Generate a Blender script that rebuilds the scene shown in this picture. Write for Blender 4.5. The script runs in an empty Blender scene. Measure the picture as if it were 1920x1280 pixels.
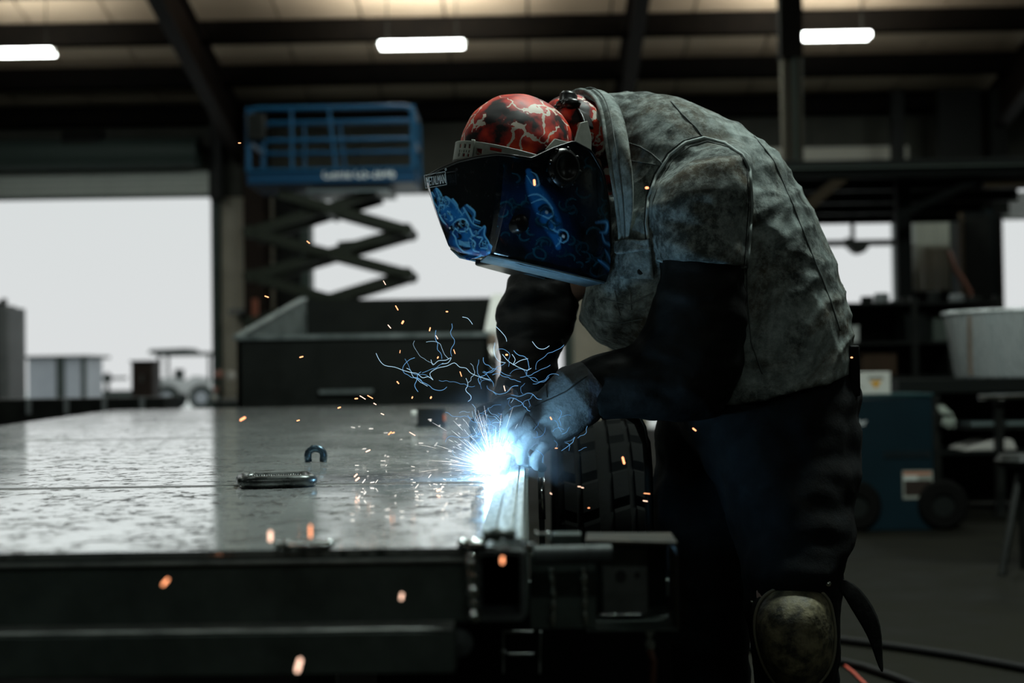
import bpy, bmesh, math, random
import numpy as np
from mathutils import Vector, Matrix, noise
random.seed(7)
sc = bpy.context.scene
C = sc.collection
# ------------------------------------------------------------------ camera
F = 2667.0                      # focal length in pixels of the 1920 px wide frame (50 mm on 36 mm)
CAMZ = 0.95
PITCH = math.atan(65/F); YAW = math.atan(31/F); ROLL = math.radians(-0.85)
RC = Matrix.Rotation(YAW, 3, 'Z') @ Matrix.Rotation(math.pi/2+PITCH, 3, 'X') @ Matrix.Rotation(ROLL, 3, 'Z')
CAMP = Vector((0, 0, CAMZ))
cd = bpy.data.cameras.new('camera'); cam = bpy.data.objects.new('camera', cd); C.objects.link(cam)
cam.location = CAMP; cam.rotation_euler = RC.to_euler()
cd.lens = 50; cd.sensor_width = 36; cd.clip_start = 0.05; cd.clip_end = 400
cd.dof.use_dof = True; cd.dof.focus_distance = 2.36; cd.dof.aperture_fstop = 3.2
sc.camera = cam
# ------------------------------------------------------------------ world and exposure
w = bpy.data.worlds.new('overcast'); sc.world = w; w.use_nodes = True
nt = w.node_tree; bg = nt.nodes['Background']
tc = nt.nodes.new('ShaderNodeTexCoord'); sx = nt.nodes.new('ShaderNodeSeparateXYZ'); rp = nt.nodes.new('ShaderNodeValToRGB')
nt.links.new(tc.outputs['Generated'], sx.inputs[0]); nt.links.new(sx.outputs['Z'], rp.inputs[0]); nt.links.new(rp.outputs[0], bg.inputs[0])
rp.color_ramp.elements[0].color = (.715, .735, .74, 1); rp.color_ramp.elements[1].color = (.62, .69, .675, 1)
rp.color_ramp.elements[0].position = 0.0; rp.color_ramp.elements[1].position = .5
bg.inputs[1].default_value = 1.0
vs = sc.view_settings
sc.display_settings.display_device = 'sRGB'
vs.view_transform = 'Standard'; vs.look = 'None'; vs.exposure = 0; vs.gamma = 1; vs.use_curve_mapping = False
sc.cycles.use_denoising = True
sc.cycles.max_bounces = 6; sc.cycles.sample_clamp_indirect = 4.0
sc.cycles.volume_step_rate = 2.0
# ------------------------------------------------------------------ projection helpers
def ray(px, py):
    return RC @ Vector(((px-960)/F, (640-py)/F, -1))
def P(px, py, Y):
    d = ray(px, py); return CAMP + d*(Y/d.y)
def G(px, py, z):
    d = ray(px, py); return CAMP + d*((z-CAMZ)/d.z)
def X(px, Y, py=700): return P(px, py, Y).x
def Z(py, Y, px=960): return P(px, py, Y).z
# ------------------------------------------------------------------ lights of the hall (the tube fixtures' own light)
def area(loc, sx_, sy_, energy, col, rot=(0, 0, 0)):
    l = bpy.data.lights.new('tube_light', 'AREA'); l.shape = 'RECTANGLE'; l.size = sx_; l.size_y = sy_
    l.energy = energy; l.color = col
    o = bpy.data.objects.new('tube_light', l); C.objects.link(o); o.location = loc; o.rotation_euler = rot
    return o
# ------------------------------------------------------------------ materials
MATS = {}
def mat(name, col=(.2, .2, .2), rough=.6, metal=0., col2=None, scale=8., rvar=0., bump=0., bscale=60., emis=None, estr=0., spec=.25, stretch=(1, 1, 1), contrast=.5, detail=5, coat=0.):
    if name in MATS: return MATS[name]
    m = bpy.data.materials.new(name); m.use_nodes = True; MATS[name] = m
    nt = m.node_tree; b = nt.nodes['Principled BSDF']
    b.inputs['Base Color'].default_value = (*col, 1); b.inputs['Roughness'].default_value = rough
    b.inputs['Metallic'].default_value = metal; b.inputs['Specular IOR Level'].default_value = spec
    b.inputs['Coat Weight'].default_value = coat; b.inputs['Coat Roughness'].default_value = .08
    if emis: b.inputs['Emission Color'].default_value = (*emis, 1); b.inputs['Emission Strength'].default_value = estr
    if col2 is not None or rvar or bump:
        tc = nt.nodes.new('ShaderNodeTexCoord'); mp = nt.nodes.new('ShaderNodeMapping'); mp.inputs['Scale'].default_value = stretch
        nt.links.new(tc.outputs['Object'], mp.inputs[0])
    if col2 is not None or rvar:
        n = nt.nodes.new('ShaderNodeTexNoise'); n.inputs['Scale'].default_value = scale; n.inputs['Detail'].default_value = detail
        n.inputs['Roughness'].default_value = .62
        nt.links.new(mp.outputs[0], n.inputs['Vector'])
        if col2 is not None:
            r = nt.nodes.new('ShaderNodeValToRGB'); r.color_ramp.elements[0].position = .5-contrast*.35; r.color_ramp.elements[1].position = .5+contrast*.35
            r.color_ramp.elements[0].color = (*col, 1); r.color_ramp.elements[1].color = (*col2, 1)
            nt.links.new(n.outputs['Fac'], r.inputs[0]); nt.links.new(r.outputs[0], b.inputs['Base Color'])
        if rvar:
            q = nt.nodes.new('ShaderNodeMapRange'); q.inputs['From Min'].default_value = .3; q.inputs['From Max'].default_value = .7
            q.inputs['To Min'].default_value = max(.02, rough-rvar); q.inputs['To Max'].default_value = min(1, rough+rvar)
            nt.links.new(n.outputs['Fac'], q.inputs['Value']); nt.links.new(q.outputs[0], b.inputs['Roughness'])
    if bump:
        n2 = nt.nodes.new('ShaderNodeTexNoise'); n2.inputs['Scale'].default_value = bscale; n2.inputs['Detail'].default_value = 6
        nt.links.new(mp.outputs[0], n2.inputs['Vector'])
        bp = nt.nodes.new('ShaderNodeBump'); bp.inputs['Strength'].default_value = bump; bp.inputs['Distance'].default_value = .004
        nt.links.new(n2.outputs['Fac'], bp.inputs['Height']); nt.links.new(bp.outputs[0], b.inputs['Normal'])
    return m
def glow(name, col, s):
    if name in MATS: return MATS[name]
    m = bpy.data.materials.new(name); m.use_nodes = True; MATS[name] = m
    nt = m.node_tree; nt.nodes.clear()
    e = nt.nodes.new('ShaderNodeEmission'); o = nt.nodes.new('ShaderNodeOutputMaterial')
    e.inputs[0].default_value = (*col, 1); e.inputs[1].default_value = s; nt.links.new(e.outputs[0], o.inputs[0])
    return m
# ------------------------------------------------------------------ mesh helpers
WL = {}
def tag(o, label=None, cat=None, group=None, kind=None):
    if label: o['label'] = label
    if cat: o['category'] = cat
    if group: o['group'] = group
    if kind: o['kind'] = kind
    return o
def thing(name, label, cat, loc, group=None):
    o = bpy.data.objects.new(name, None); C.objects.link(o); o.location = loc; WL[o.name] = Vector(loc)
    o.empty_display_size = .1
    return tag(o, label, cat, group)
def add_mesh(name, verts, faces, m, parent=None, smooth=False, bevel=0., seg=2, mods=()):
    vs_ = [Vector(v) for v in verts]
    lo = Vector([min(v[i] for v in vs_) for i in range(3)]); hi = Vector([max(v[i] for v in vs_) for i in range(3)])
    c = Vector(((lo.x+hi.x)/2, (lo.y+hi.y)/2, lo.z))
    me = bpy.data.meshes.new(name); me.from_pydata([v-c for v in vs_], [], faces); me.update()
    bm = bmesh.new(); bm.from_mesh(me); bmesh.ops.recalc_face_normals(bm, faces=bm.faces); bm.to_mesh(me); bm.free()
    o = bpy.data.objects.new(name, me); C.objects.link(o); WL[o.name] = c
    if parent is not None:
        o.parent = parent; o.location = c - WL[parent.name]
    else: o.location = c
    if m: me.materials.append(m)
    if smooth: me.shade_smooth()
    if bevel:
        b = o.modifiers.new('bevel', 'BEVEL'); b.width = bevel; b.segments = seg; b.limit_method = 'ANGLE'; b.angle_limit = .6
        me.shade_smooth()
        if hasattr(me, 'set_sharp_from_angle'): me.set_sharp_from_angle(angle=.9)
    return o
class MB:
    def __init__(s): s.v = []; s.f = []
    def add(s, v, f):
        n = len(s.v); s.v += [Vector(p) for p in v]; s.f += [tuple(i+n for i in q) for q in f]; return s
    def box(s, x0, x1, y0, y1, z0, z1):
        return s.add([(x0,y0,z0),(x1,y0,z0),(x1,y1,z0),(x0,y1,z0),(x0,y0,z1),(x1,y0,z1),(x1,y1,z1),(x0,y1,z1)],
                     [(0,3,2,1),(4,5,6,7),(0,1,5,4),(1,2,6,5),(2,3,7,6),(3,0,4,7)])
    def bar(s, a, b, w_, h_, up=(0, 0, 1)):
        a = Vector(a); b = Vector(b); d = (b-a).normalized(); u = Vector(up)
        r = d.cross(u)
        if r.length < 1e-4: r = d.cross(Vector((1, 0, 0)))
        r.normalize(); u = r.cross(d).normalized(); r *= w_/2; u *= h_/2
        v = [a-r-u, a+r-u, a+r+u, a-r+u, b-r-u, b+r-u, b+r+u, b-r+u]
        return s.add(v, [(0,1,2,3),(7,6,5,4),(0,4,5,1),(1,5,6,2),(2,6,7,3),(3,7,4,0)])
    def tube(s, pts, rad, n=10, caps=True, closed=False):
        pts = [Vector(p) for p in pts]; k = len(pts)
        if not hasattr(rad, '__len__'): rad = [rad]*k
        base = len(s.v); prev = None
        for i, p in enumerate(pts):
            if closed: d = (pts[(i+1) % k]-pts[i-1])
            else: d = (pts[min(i+1, k-1)]-pts[max(i-1, 0)])
            d = d.normalized() if d.length > 1e-9 else Vector((0, 0, 1))
            if prev is None: u = d.orthogonal().normalized()
            else:
                u = prev - d*prev.dot(d); u = u.normalized() if u.length > 1e-6 else d.orthogonal().normalized()
            prev = u; r = d.cross(u)
            for j in range(n):
                t = 2*math.pi*j/n; s.v.append(p+(u*math.cos(t)+r*math.sin(t))*rad[i])
        for i in range(k if closed else k-1):
            a = base+i*n; b = base+((i+1) % k)*n
            for j in range(n): s.f.append((a+j, a+(j+1) % n, b+(j+1) % n, b+j))
        if caps and not closed:
            s.f.append(tuple(base+j for j in range(n))[::-1]); s.f.append(tuple(base+(k-1)*n+j for j in range(n)))
        return s
    def cyl(s, a, b, r, n=20): return s.tube([a, b], [r, r] if not hasattr(r, '__len__') else r, n)
    def prism(s, poly, d):
        poly = [Vector(p) for p in poly]; d = Vector(d); n = len(poly)
        return s.add(poly+[p+d for p in poly], [tuple(range(n))[::-1], tuple(range(n, 2*n))]+[(i, (i+1) % n, n+(i+1) % n, n+i) for i in range(n)])
    def sphere(s, c, r, nu=14, nv=8, ax=None):
        c = Vector(c); r = (r, r, r) if not hasattr(r, '__len__') else r
        ax = ax or (Vector((1,0,0)), Vector((0,1,0)), Vector((0,0,1)))
        b = len(s.v)
        s.v.append(c+ax[2]*r[2])
        for i in range(1, nv):
            ph = math.pi*i/nv
            for j in range(nu):
                t = 2*math.pi*j/nu
                s.v.append(c+ax[0]*(r[0]*math.sin(ph)*math.cos(t))+ax[1]*(r[1]*math.sin(ph)*math.sin(t))+ax[2]*(r[2]*math.cos(ph)))
        s.v.append(c-ax[2]*r[2]); e = len(s.v)-1
        for j in range(nu): s.f.append((b, b+1+j, b+1+(j+1) % nu)); s.f.append((e, b+1+(nv-2)*nu+(j+1) % nu, b+1+(nv-2)*nu+j))
        for i in range(nv-2):
            for j in range(nu):
                a = b+1+i*nu; q = a+nu; s.f.append((a+j, q+j, q+(j+1) % nu, a+(j+1) % nu))
        return s
    def lathe(s, prof, c, axis, n=32):     # prof: (radius, along)
        c = Vector(c); axis = Vector(axis).normalized(); u = axis.orthogonal().normalized(); r = axis.cross(u); b = len(s.v)
        for (ra, al) in prof:
            for j in range(n):
                t = 2*math.pi*j/n; s.v.append(c+axis*al+(u*math.cos(t)+r*math.sin(t))*ra)
        for i in range(len(prof)-1):
            for j in range(n): s.f.append((b+i*n+j, b+i*n+(j+1) % n, b+(i+1)*n+(j+1) % n, b+(i+1)*n+j))
        return s
    def loft(s, secs, n=28, p=2.3):        # secs: (A px, B px, Y centre, half depth[, dY]) closed body
        b = len(s.v); k = len(secs)
        for q in secs:
            A, B, Y, hd = q[:4]; sl = q[4] if len(q) > 4 else 0
            a3 = P(A[0], A[1], Y+sl); b3 = P(B[0], B[1], Y-sl); c = (a3+b3)/2; a = (a3-b3)/2; d = Vector((0, hd, 0))
            for j in range(n):
                t = 2*math.pi*j/n; cx, sy = math.cos(t), math.sin(t)
                s.v.append(c+a*(math.copysign(abs(cx)**(2/p), cx))+d*(math.copysign(abs(sy)**(2/p), sy)))
        for i in range(k-1):
            for j in range(n): s.f.append((b+i*n+j, b+i*n+(j+1) % n, b+(i+1)*n+(j+1) % n, b+(i+1)*n+j))
        s.f.append(tuple(b+j for j in range(n))[::-1]); s.f.append(tuple(b+(k-1)*n+j for j in range(n)))
        return s
    def caps_chain(s, pts, rad, n=10):     # round-ended tapering limb through 3-D joints
        pts = [Vector(p) for p in pts]
        for i in range(len(pts)-1):
            s.tube([pts[i], pts[i+1]], [rad[i], rad[i+1]], n)
        for p, r in zip(pts, rad): s.sphere(p, r, n, 8)
        return s
    def build(s, name, m, parent=None, **k): return add_mesh(name, s.v, s.f, m, parent, **k)
def bx(name, m, x0, x1, y0, y1, z0, z1, parent=None, bevel=0., **k):
    return MB().box(min(x0,x1), max(x0,x1), min(y0,y1), max(y0,y1), min(z0,z1), max(z0,z1)).build(name, m, parent, bevel=bevel, **k)
def fuse(mb, voxel, smooth_it=4, disp=None):
    """union of the shapes in mb as one continuous skin; returns verts, faces"""
    me = bpy.data.meshes.new('tmp'); me.from_pydata(mb.v, [], mb.f); me.update()
    bm = bmesh.new(); bm.from_mesh(me); bmesh.ops.recalc_face_normals(bm, faces=bm.faces); bm.to_mesh(me); bm.free()
    o = bpy.data.objects.new('tmp', me); C.objects.link(o)
    r = o.modifiers.new('r', 'REMESH'); r.mode = 'VOXEL'; r.voxel_size = voxel; r.use_smooth_shade = True
    if smooth_it:
        q = o.modifiers.new('s', 'SMOOTH'); q.factor = .5; q.iterations = smooth_it
    dg = bpy.context.evaluated_depsgraph_get(); ev = o.evaluated_get(dg); em = ev.to_mesh()
    nv = len(em.vertices); co = np.empty(nv*3); em.vertices.foreach_get('co', co); no = np.empty(nv*3); em.vertices.foreach_get('normal', no)
    co = co.reshape(-1, 3); no = no.reshape(-1, 3); faces = [tuple(p.vertices) for p in em.polygons]
    ev.to_mesh_clear(); bpy.data.objects.remove(o); bpy.data.meshes.remove(me)
    if disp:
        for i in range(nv):
            d = disp(Vector(co[i]), Vector(no[i]))
            co[i] += no[i]*d
    return co, faces
def copy_tree(o, delta, parent=None):
    c = o.copy(); C.objects.link(c); WL[c.name] = WL[o.name]+Vector(delta)
    if parent is not None: c.parent = parent
    else: c.location = o.location+Vector(delta)
    for ch in list(o.children): copy_tree(ch, delta, c)
    return c
def text(name, s, m, loc, size, rot, parent=None, ext=.0008, align='LEFT', sx_=1.0):
    cu = bpy.data.curves.new(name, 'FONT'); cu.body = s; cu.size = size; cu.extrude = ext; cu.align_x = align
    o = bpy.data.objects.new('tmp', cu); C.objects.link(o)
    dg = bpy.context.evaluated_depsgraph_get(); me = bpy.data.meshes.new_from_object(o.evaluated_get(dg)); bpy.data.objects.remove(o)
    M = Matrix.Translation(Vector(loc)) @ (rot.to_4x4() if isinstance(rot, Matrix) else Matrix.Rotation(rot[2], 4, 'Z') @ Matrix.Rotation(rot[1], 4, 'Y') @ Matrix.Rotation(rot[0], 4, 'X')) @ Matrix.Diagonal((sx_, 1, 1, 1))
    v = [M @ p.co for p in me.vertices]; f = [tuple(p.vertices) for p in me.polygons]
    bpy.data.meshes.remove(me)
    return add_mesh(name, v, f, m, parent)
# ================================================================== SETTING
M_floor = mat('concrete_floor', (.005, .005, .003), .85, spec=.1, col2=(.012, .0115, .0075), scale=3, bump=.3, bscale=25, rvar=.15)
M_clad = mat('wall_cladding', (.06, .062, .05), .6, col2=(.1, .1, .08), scale=1.2)
M_post = mat('pale_lining', (.50, .46, .37), .7, col2=(.62, .57, .47), scale=2)
M_roof = mat('roof_insulation', (.60, .50, .37), .7, col2=(.50, .41, .30), scale=.7)
M_steel = mat('dark_brown_steel', (.007, .006, .005), .7, spec=.1, col2=(.011, .009, .007), scale=4)
M_rafter = mat('rust_primer_steel', (.024, .016, .012), .65, spec=.15, col2=(.018, .012, .009), scale=3)
M_door = mat('grey_door_slats', (.78, .82, .76), .55, col2=(.68, .72, .67), scale=2)
M_yard = mat('pale_gravel_yard', (.95, .95, .94), .9, col2=(.9, .9, .9), scale=1.5)
M_black = mat('black_steel', (.006, .007, .006), .5, col2=(.012, .013, .011), scale=10, rvar=.15)
M_teal = mat('green_grey_trim', (.06, .085, .075), .5)
def struct(o): o['kind'] = 'structure'; return o
BW = 25.0
XL, XR, YB = -14.0, 13.0, -7.0
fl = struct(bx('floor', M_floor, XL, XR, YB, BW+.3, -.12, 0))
yard = struct(bx('yard_ground', M_yard, -70, 70, BW+.3, 170, -.2, -.02))
EZ = Z(196, BW); SL = .22; RY = 4.0
def rz(y): return EZ+SL*(BW-y) if y > RY else EZ+SL*(BW-RY)-SL*(RY-y)
# ceiling: insulated roof bays, each a panel of its own
ceil = thing('ceiling', 'pale insulated roof underside between dark purlins', None, (0, BW, EZ)); ceil['kind'] = 'structure'; del ceil['label']
pw = 1.28; k = 0; x = XL
while x < XR:
    x1 = min(XR, x+pw-.035)
    for (ya, yb) in ((BW+.1, RY), (RY, YB)):
        m_ = MB().prism([(x, ya, rz(ya)+.05), (x1, ya, rz(ya)+.05), (x1, yb, rz(yb)+.05), (x, yb, rz(yb)+.05)], (0, 0, .06))
        m_.build('roof_panel', M_roof, ceil)
    x += pw
MB().prism([(XL, BW+.1, rz(BW)+.115), (XR, BW+.1, rz(BW)+.115), (XR, RY, rz(RY)+.115), (XL, RY, rz(RY)+.115)], (0, 0, .05)).build('roof_deck', M_rafter, ceil)
MB().prism([(XL, RY, rz(RY)+.115), (XR, RY, rz(RY)+.115), (XR, YB, rz(YB)+.115), (XL, YB, rz(YB)+.115)], (0, 0, .05)).build('roof_deck', M_rafter, ceil)
y = BW-.15
while y > YB:
    z = rz(y)+.03
    MB().box(XL, XR, y-.035, y+.035, z-.36, z).box(XL, XR, y-.035, y+.06, z-.36, z-.33).build('purlin', M_steel, ceil)
    y -= 1.55
for xr in (-11.6, -4.98, 1.62, 7.95):
    m_ = MB()
    for (ya, yb) in ((BW-.1, RY), (RY, YB)):
        da, db = .75 if ya > 20 else .5, .5
        a0 = (xr, ya, rz(ya)-.26); b0 = (xr, yb, rz(yb)-.26)
        m_.prism([(xr-.01, ya, rz(ya)-.26), (xr-.01, ya, rz(ya)-.26-da), (xr-.01, yb, rz(yb)-.26-db), (xr-.01, yb, rz(yb)-.26)], (.02, 0, 0))
        m_.bar((xr, ya, rz(ya)-.26-da), (xr, yb, rz(yb)-.26-db), .22, .03); m_.bar(a0, b0, .22, .03)
    m_.build('rafter', M_rafter, ceil)
# walls
wb = thing('wall_back', '', None, (0, BW, 0)); wb['kind'] = 'structure'
T1 = Z(371, BW, 200); T2 = Z(362, BW, 800); T3 = Z(420, BW, 1600)
D = [(X(-130, BW), X(402, BW), T1), (X(585, BW), X(1058, BW), T2), (X(1215, BW), X(1684, BW), T3), (X(1877, BW), X(2330, BW), T3)]
xs = XL
for i, (a, b, t) in enumerate(D):
    bx('wall_panel', M_post if i in (1, 2) else M_clad, xs, a, BW, BW+.2, 0, T1-.02, wb)
    xs = b
bx('wall_panel', M_clad, xs, XR, BW, BW+.2, 0, T1-.02, wb)
x = XL
while x < XR:                                    # upper cladding sheets
    bx('cladding_sheet', M_clad, x, min(XR, x+.985), BW+.005, BW+.1, T1, EZ+.1, wb); x += 1.0
bx('lintel', M_steel, XL, XR, BW-.03, BW+.005, T1-.02, T1+.0, wb)
bx('cladding_backing', M_clad, XL, XR, BW+.1, BW+.2, T1, EZ+.15, wb)
# eave girt
bx('girt', M_steel, XL, XR, BW-.16, BW-.02, Z(215, BW), Z(190, BW), wb)
for nm, xa, xb, ya, yb in (('wall_left', XL-.15, XL, YB, BW), ('wall_right', XR, XR+.15, YB, BW), ('wall_front', XL, XR, YB-.15, YB)):
    struct(bx(nm, M_clad, xa, xb, ya, yb, 0, rz(RY)+.1 if nm != 'wall_front' else rz(YB)+.1))
for xc in (-11.6, X(487, BW-.3), 1.62, 7.93):    # frame columns with flanges
    wd = .34 if xc > -6 else .3
    MB().box(xc-wd/2, xc+wd/2, BW-.75, BW-.72, 0, EZ-.2).box(xc-wd/2, xc+wd/2, BW-.05, BW-.01, 0, EZ-.2).box(xc-.012, xc+.012, BW-.74, BW-.03, 0, EZ-.2).build('column', M_rafter, wb)
# green-grey door jambs and a lining panel between the two left doors
for (pa, pb, d_) in ((401, 416, .12), (571, 588, .25), (1056, 1075, .12), (1682, 1698, .2), (1862, 1878, .2)):
    bx('door_jamb', M_teal, X(pa, BW), X(pb, BW), BW-d_, BW+.2, 0, T1, wb)
bx('dark_post', M_black, X(392, BW-.3, 250), X(414, BW-.3, 250), BW-.3, BW-.1, T1-.1, Z(215, BW), wb)
bx('dark_panel', M_black, X(520, BW), X(574, BW), BW-.1, BW-.02, 0, T2+.3, wb)
for (pa, pb, t, d_) in ((-130, 402, 315, .3), (1215, 1684, 396, .25), (1877, 2330, 378, .25)):   # roller curtains partly lowered, slat by slat
    dn = struct(thing('door_%d' % (1 if pa < 0 else 3 if pa < 1300 else 4), '', None, (X((pa+pb)/2, BW), BW-.3, 0)))
    za = Z(t, BW, 960); zb = T1 if pa < 0 else T3
    n = max(2, int(round((za-zb)/.11))); h = (za-zb)/n
    if pa < 0: zs = T1
    for i in range(n):
        MB().prism([(X(pa, BW), BW-d_, zb+i*h+.004), (X(pa, BW), BW-d_-.02, zb+(i+.5)*h), (X(pa, BW), BW-d_, zb+(i+1)*h-.004), (X(pa, BW), BW-d_+.02, zb+(i+.5)*h)], (X(pb, BW)-X(pa, BW), 0, 0)).build('slat', M_door, dn)
    if pa < 0:
        bx('bottom_rail', M_teal, X(pa, BW), X(pb, BW), BW-d_-.03, BW-d_+.03, zb-.06, zb, dn)
        MB().cyl((X(pa, BW), BW-.55, Z(285, BW)), (X(pb-12, BW), BW-.55, Z(285, BW)), .27, 24).build('roller_drum', M_teal, dn)
        MB().cyl((X(145, BW), BW-.62, Z(262, BW)), (X(215, BW), BW-.62, Z(262, BW)), .17, 16).build('motor_drum', M_black, dn)
# strip of pale cream sheeting low in the right part of the wall
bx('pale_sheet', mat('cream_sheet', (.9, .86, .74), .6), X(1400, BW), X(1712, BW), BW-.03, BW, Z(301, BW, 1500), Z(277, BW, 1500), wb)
for (pa, pb) in ((1668, 1690), (1755, 1832), (1852, 1882)):
    bx('dark_post', M_black, X(pa, BW-1, 250), X(pb, BW-1, 250), BW-1.2, BW-1, T3, EZ-.1, wb)

# ------------------------------------------------------------------ tube fixtures (seen row and the same rows further on)
M_tube = glow('lit_tube', (.95, 1, .96), 14.0); M_tube2 = glow('lit_tube_dimmer', (.95, 1, .96), 3.0)
M_fix = mat('white_fixture', (.6, .6, .56), .4)
def fixture(cx, cy, cz, label, grp, power, L=1.45, up=0):
    t = thing('tube_light', label, 'ceiling light', (cx, cy, cz), grp)
    MB().prism([(cx-L/2-.03, cy-.05, cz+.09), (cx-L/2-.03, cy-.03, cz+.03), (cx-L/2-.03, cy+.03, cz+.03), (cx-L/2-.03, cy+.05, cz+.09)], (L+.06, 0, 0)).build('spine', M_fix, t)
    for s_ in (-.09, .09):
        MB().cyl((cx-L/2, cy+s_, cz+.05), (cx+L/2, cy+s_, cz+.05), .045, 10).build('tube', M_tube if cy > 20 else M_tube2, t)
    for hx in (-.5, .5): MB().cyl((cx+hx, cy, cz+.09), (cx+hx, cy, rz(cy)+.05), .008, 6).build('hanger', M_black, t)
    if power:
        area((cx, cy, cz-.06), L, .3, power, (.86, 1, .93))
    if up: area((cx, cy, cz+.13), 2.2, 1.2, up, (1, .95, .84), (math.pi, 0, 0))
    return t
FY = 20.4
for px, py, lb in ((22, 99, 'lit twin-tube ceiling light at the left edge of the view'), (791, 84, 'lit twin-tube ceiling light above the blue scissor lift platform'), (1551, 68, 'lit twin-tube ceiling light beside the tall steel column')):
    p = P(px, py, FY); fixture(p.x, FY, p.z-.05, lb, 'lit tube lights along the roof', 0, L=1.2, up=70 if px > 100 else 24)
for cy, pw_ in ((17.2, 110), (11.0, 75), (3.4, 270), (-4.5, 32)):
    for cx in (-8.2, -1.9, 1.35, 7.0):
        if cy == 3.4 and cx in (-8.2, -1.9, 7.0): pp = 12
        elif cx == -1.9: pp = pw_*.45
        elif cx == 1.35: pp = pw_
        else: pp = pw_*.7
        fixture(cx, cy, rz(cy)-(1.3 if cy > 15 else 2.3) if cy != 3.4 else 5.2, 'twin-tube ceiling light hung overhead out of view', 'tube lights further along the roof', pp, up={17.2: 14, 11.0: 40}.get(cy, 0))

# ================================================================== OUTSIDE THE DOORS
M_far = mat('weathered_dark_green', (.02, .028, .024), .7, col2=(.035, .045, .04), scale=2)
M_farg = mat('weathered_grey', (.16, .17, .175), .6, col2=(.22, .23, .235), scale=2)
M_farw = mat('silver_container', (.28, .30, .33), .45, col2=(.36, .38, .41), scale=1)
Y0 = 44
t = thing('storage_shed', 'low grey metal shed with a flat dark roof outside the left door', 'shed', (X(110, Y0), Y0, -.02))
zt, zb = Z(672, Y0, 100), -.02
bx('wall', M_farw, X(52, Y0), X(156, Y0), Y0, Y0+2, zb, zt, t)
bx('roof', M_far, X(46, Y0), X(168, Y0), Y0-.2, Y0+2.2, zt, zt+.09, t)
bx('door', M_far, X(106, Y0), X(121, Y0), Y0-.04, Y0, zb, zt, t)
bx('corner_post', M_far, X(153, Y0), X(160, Y0), Y0-.05, Y0+.1, zb, zt, t)
for i in range(7):
    bx('rib', M_farw, X(58+i*13.5, Y0), X(60+i*13.5, Y0), Y0-.025, Y0, zb+.3, zt-.05, t)
Y0 = 24.0
t = thing('machine_tower', 'tall dark machine cabinet with a pale side at the left edge of the view', 'machine', (X(15, Y0), Y0, 0))
bx('cabinet', M_black, X(-80, Y0), X(33, Y0), Y0-1, Y0, 0, Z(574, Y0, 20), t, bevel=.03)
bx('side_panel', M_farg, X(33, Y0), X(51, Y0), Y0-.9, Y0-.05, 0, Z(579, Y0, 40), t, bevel=.02)
m_ = MB()
for i, px in enumerate((-20, -8, 4, 18, 25)): m_.cyl((X(px, Y0), Y0-.4, Z(575, Y0, 10)), (X(px, Y0), Y0-.4, Z(560+(i*5) % 9, Y0, 10)), .05, 8)
m_.build('cable_glands', M_black, t)
Y0 = 60
t = thing('pipe_gate', 'dark pipe barrier with a hub in the bright yard beyond the left door', 'barrier', (X(200, Y0), Y0, -.02))
MB().cyl((X(160, Y0), Y0, Z(709, Y0, 200)), (X(238, Y0), Y0, Z(709, Y0, 200)), .06, 8).build('rail', M_far, t)
MB().cyl((X(201, Y0), Y0, -.02), (X(201, Y0), Y0, Z(698, Y0, 200)), .09, 8).build('post', M_far, t)
MB().lathe([(0, -.1), (.2, -.1), (.2, .1), (0, .1)], (X(201, Y0), Y0, Z(709, Y0, 200)), (0, 1, 0), 12).build('hub', M_far, t)
bx('curb', M_far, X(160, Y0), X(250, Y0), Y0-.2, Y0+.4, -.02, Z(732, Y0, 200), t)
Y0 = 24.3
t = thing('locker', 'narrow dark brown locker standing in the left doorway', 'locker', (X(281, Y0), Y0, 0))
bx('body', mat('dark_oxide', (.03, .02, .016), .6, col2=(.05, .035, .03), scale=6), X(261, Y0), X(301, Y0), Y0-.5, Y0, 0, Z(680, Y0, 280), t, bevel=.02)
bx('lid', M_black, X(259, Y0), X(303, Y0), Y0-.52, Y0+.02, Z(680, Y0, 280), Z(676, Y0, 280), t)
bx('handle', M_farg, X(280, Y0), X(282, Y0), Y0-.54, Y0-.5, Z(715, Y0, 280), Z(703, Y0, 280), t)
t = thing('beam_stack', 'low black stack of steel channels on the floor beyond the left end of the deck', 'steel stack', (X(120, 9.6), 9.6, 0))
for i in range(4):
    bx('channel', M_black, X(-700, 9.6)+.1*i, X(330, 9.6)-.05*(i % 2), 9.5, 9.9, .2*i*Z(744, 9.6, 100)/.8, (.2*i+.19)*Z(744, 9.6, 100)/.8, t, bevel=.006)
for i in range(4): bx('spacer', M_farg, X(60+i*70, 9.6), X(68+i*70, 9.6), 9.48, 9.5, Z(775, 9.6, 100), Z(748, 9.6, 100), t)
# tractor with a canopy
Y0 = 47
t = thing('utility_tractor', 'pale utility tractor with a flat dark canopy parked beyond the left door', 'tractor', (X(345, Y0), Y0, -.02))
z1 = Z(655, Y0, 340)
MB().prism([(X(286, Y0), Y0-.6, Z(661, Y0, 340)), (X(291, Y0), Y0-.6, z1), (X(358, Y0), Y0-.6, z1+.03), (X(366, Y0), Y0-.6, Z(660, Y0, 340)), (X(405, Y0), Y0-.6, Z(661, Y0, 340)), (X(405, Y0), Y0-.6, Z(667, Y0, 340)), (X(305, Y0), Y0-.6, Z(667, Y0, 340))], (0, 1.4, 0)).build('canopy', M_far, t)
for px, yy in ((306, Y0-.5), (306, Y0+.6), (399, Y0-.5), (399, Y0+.6)):
    MB().cyl((X(px, Y0), yy, .9), (X(px, Y0), yy, Z(666, Y0, 340)), .05, 8).build('canopy_post', M_far, t)
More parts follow.
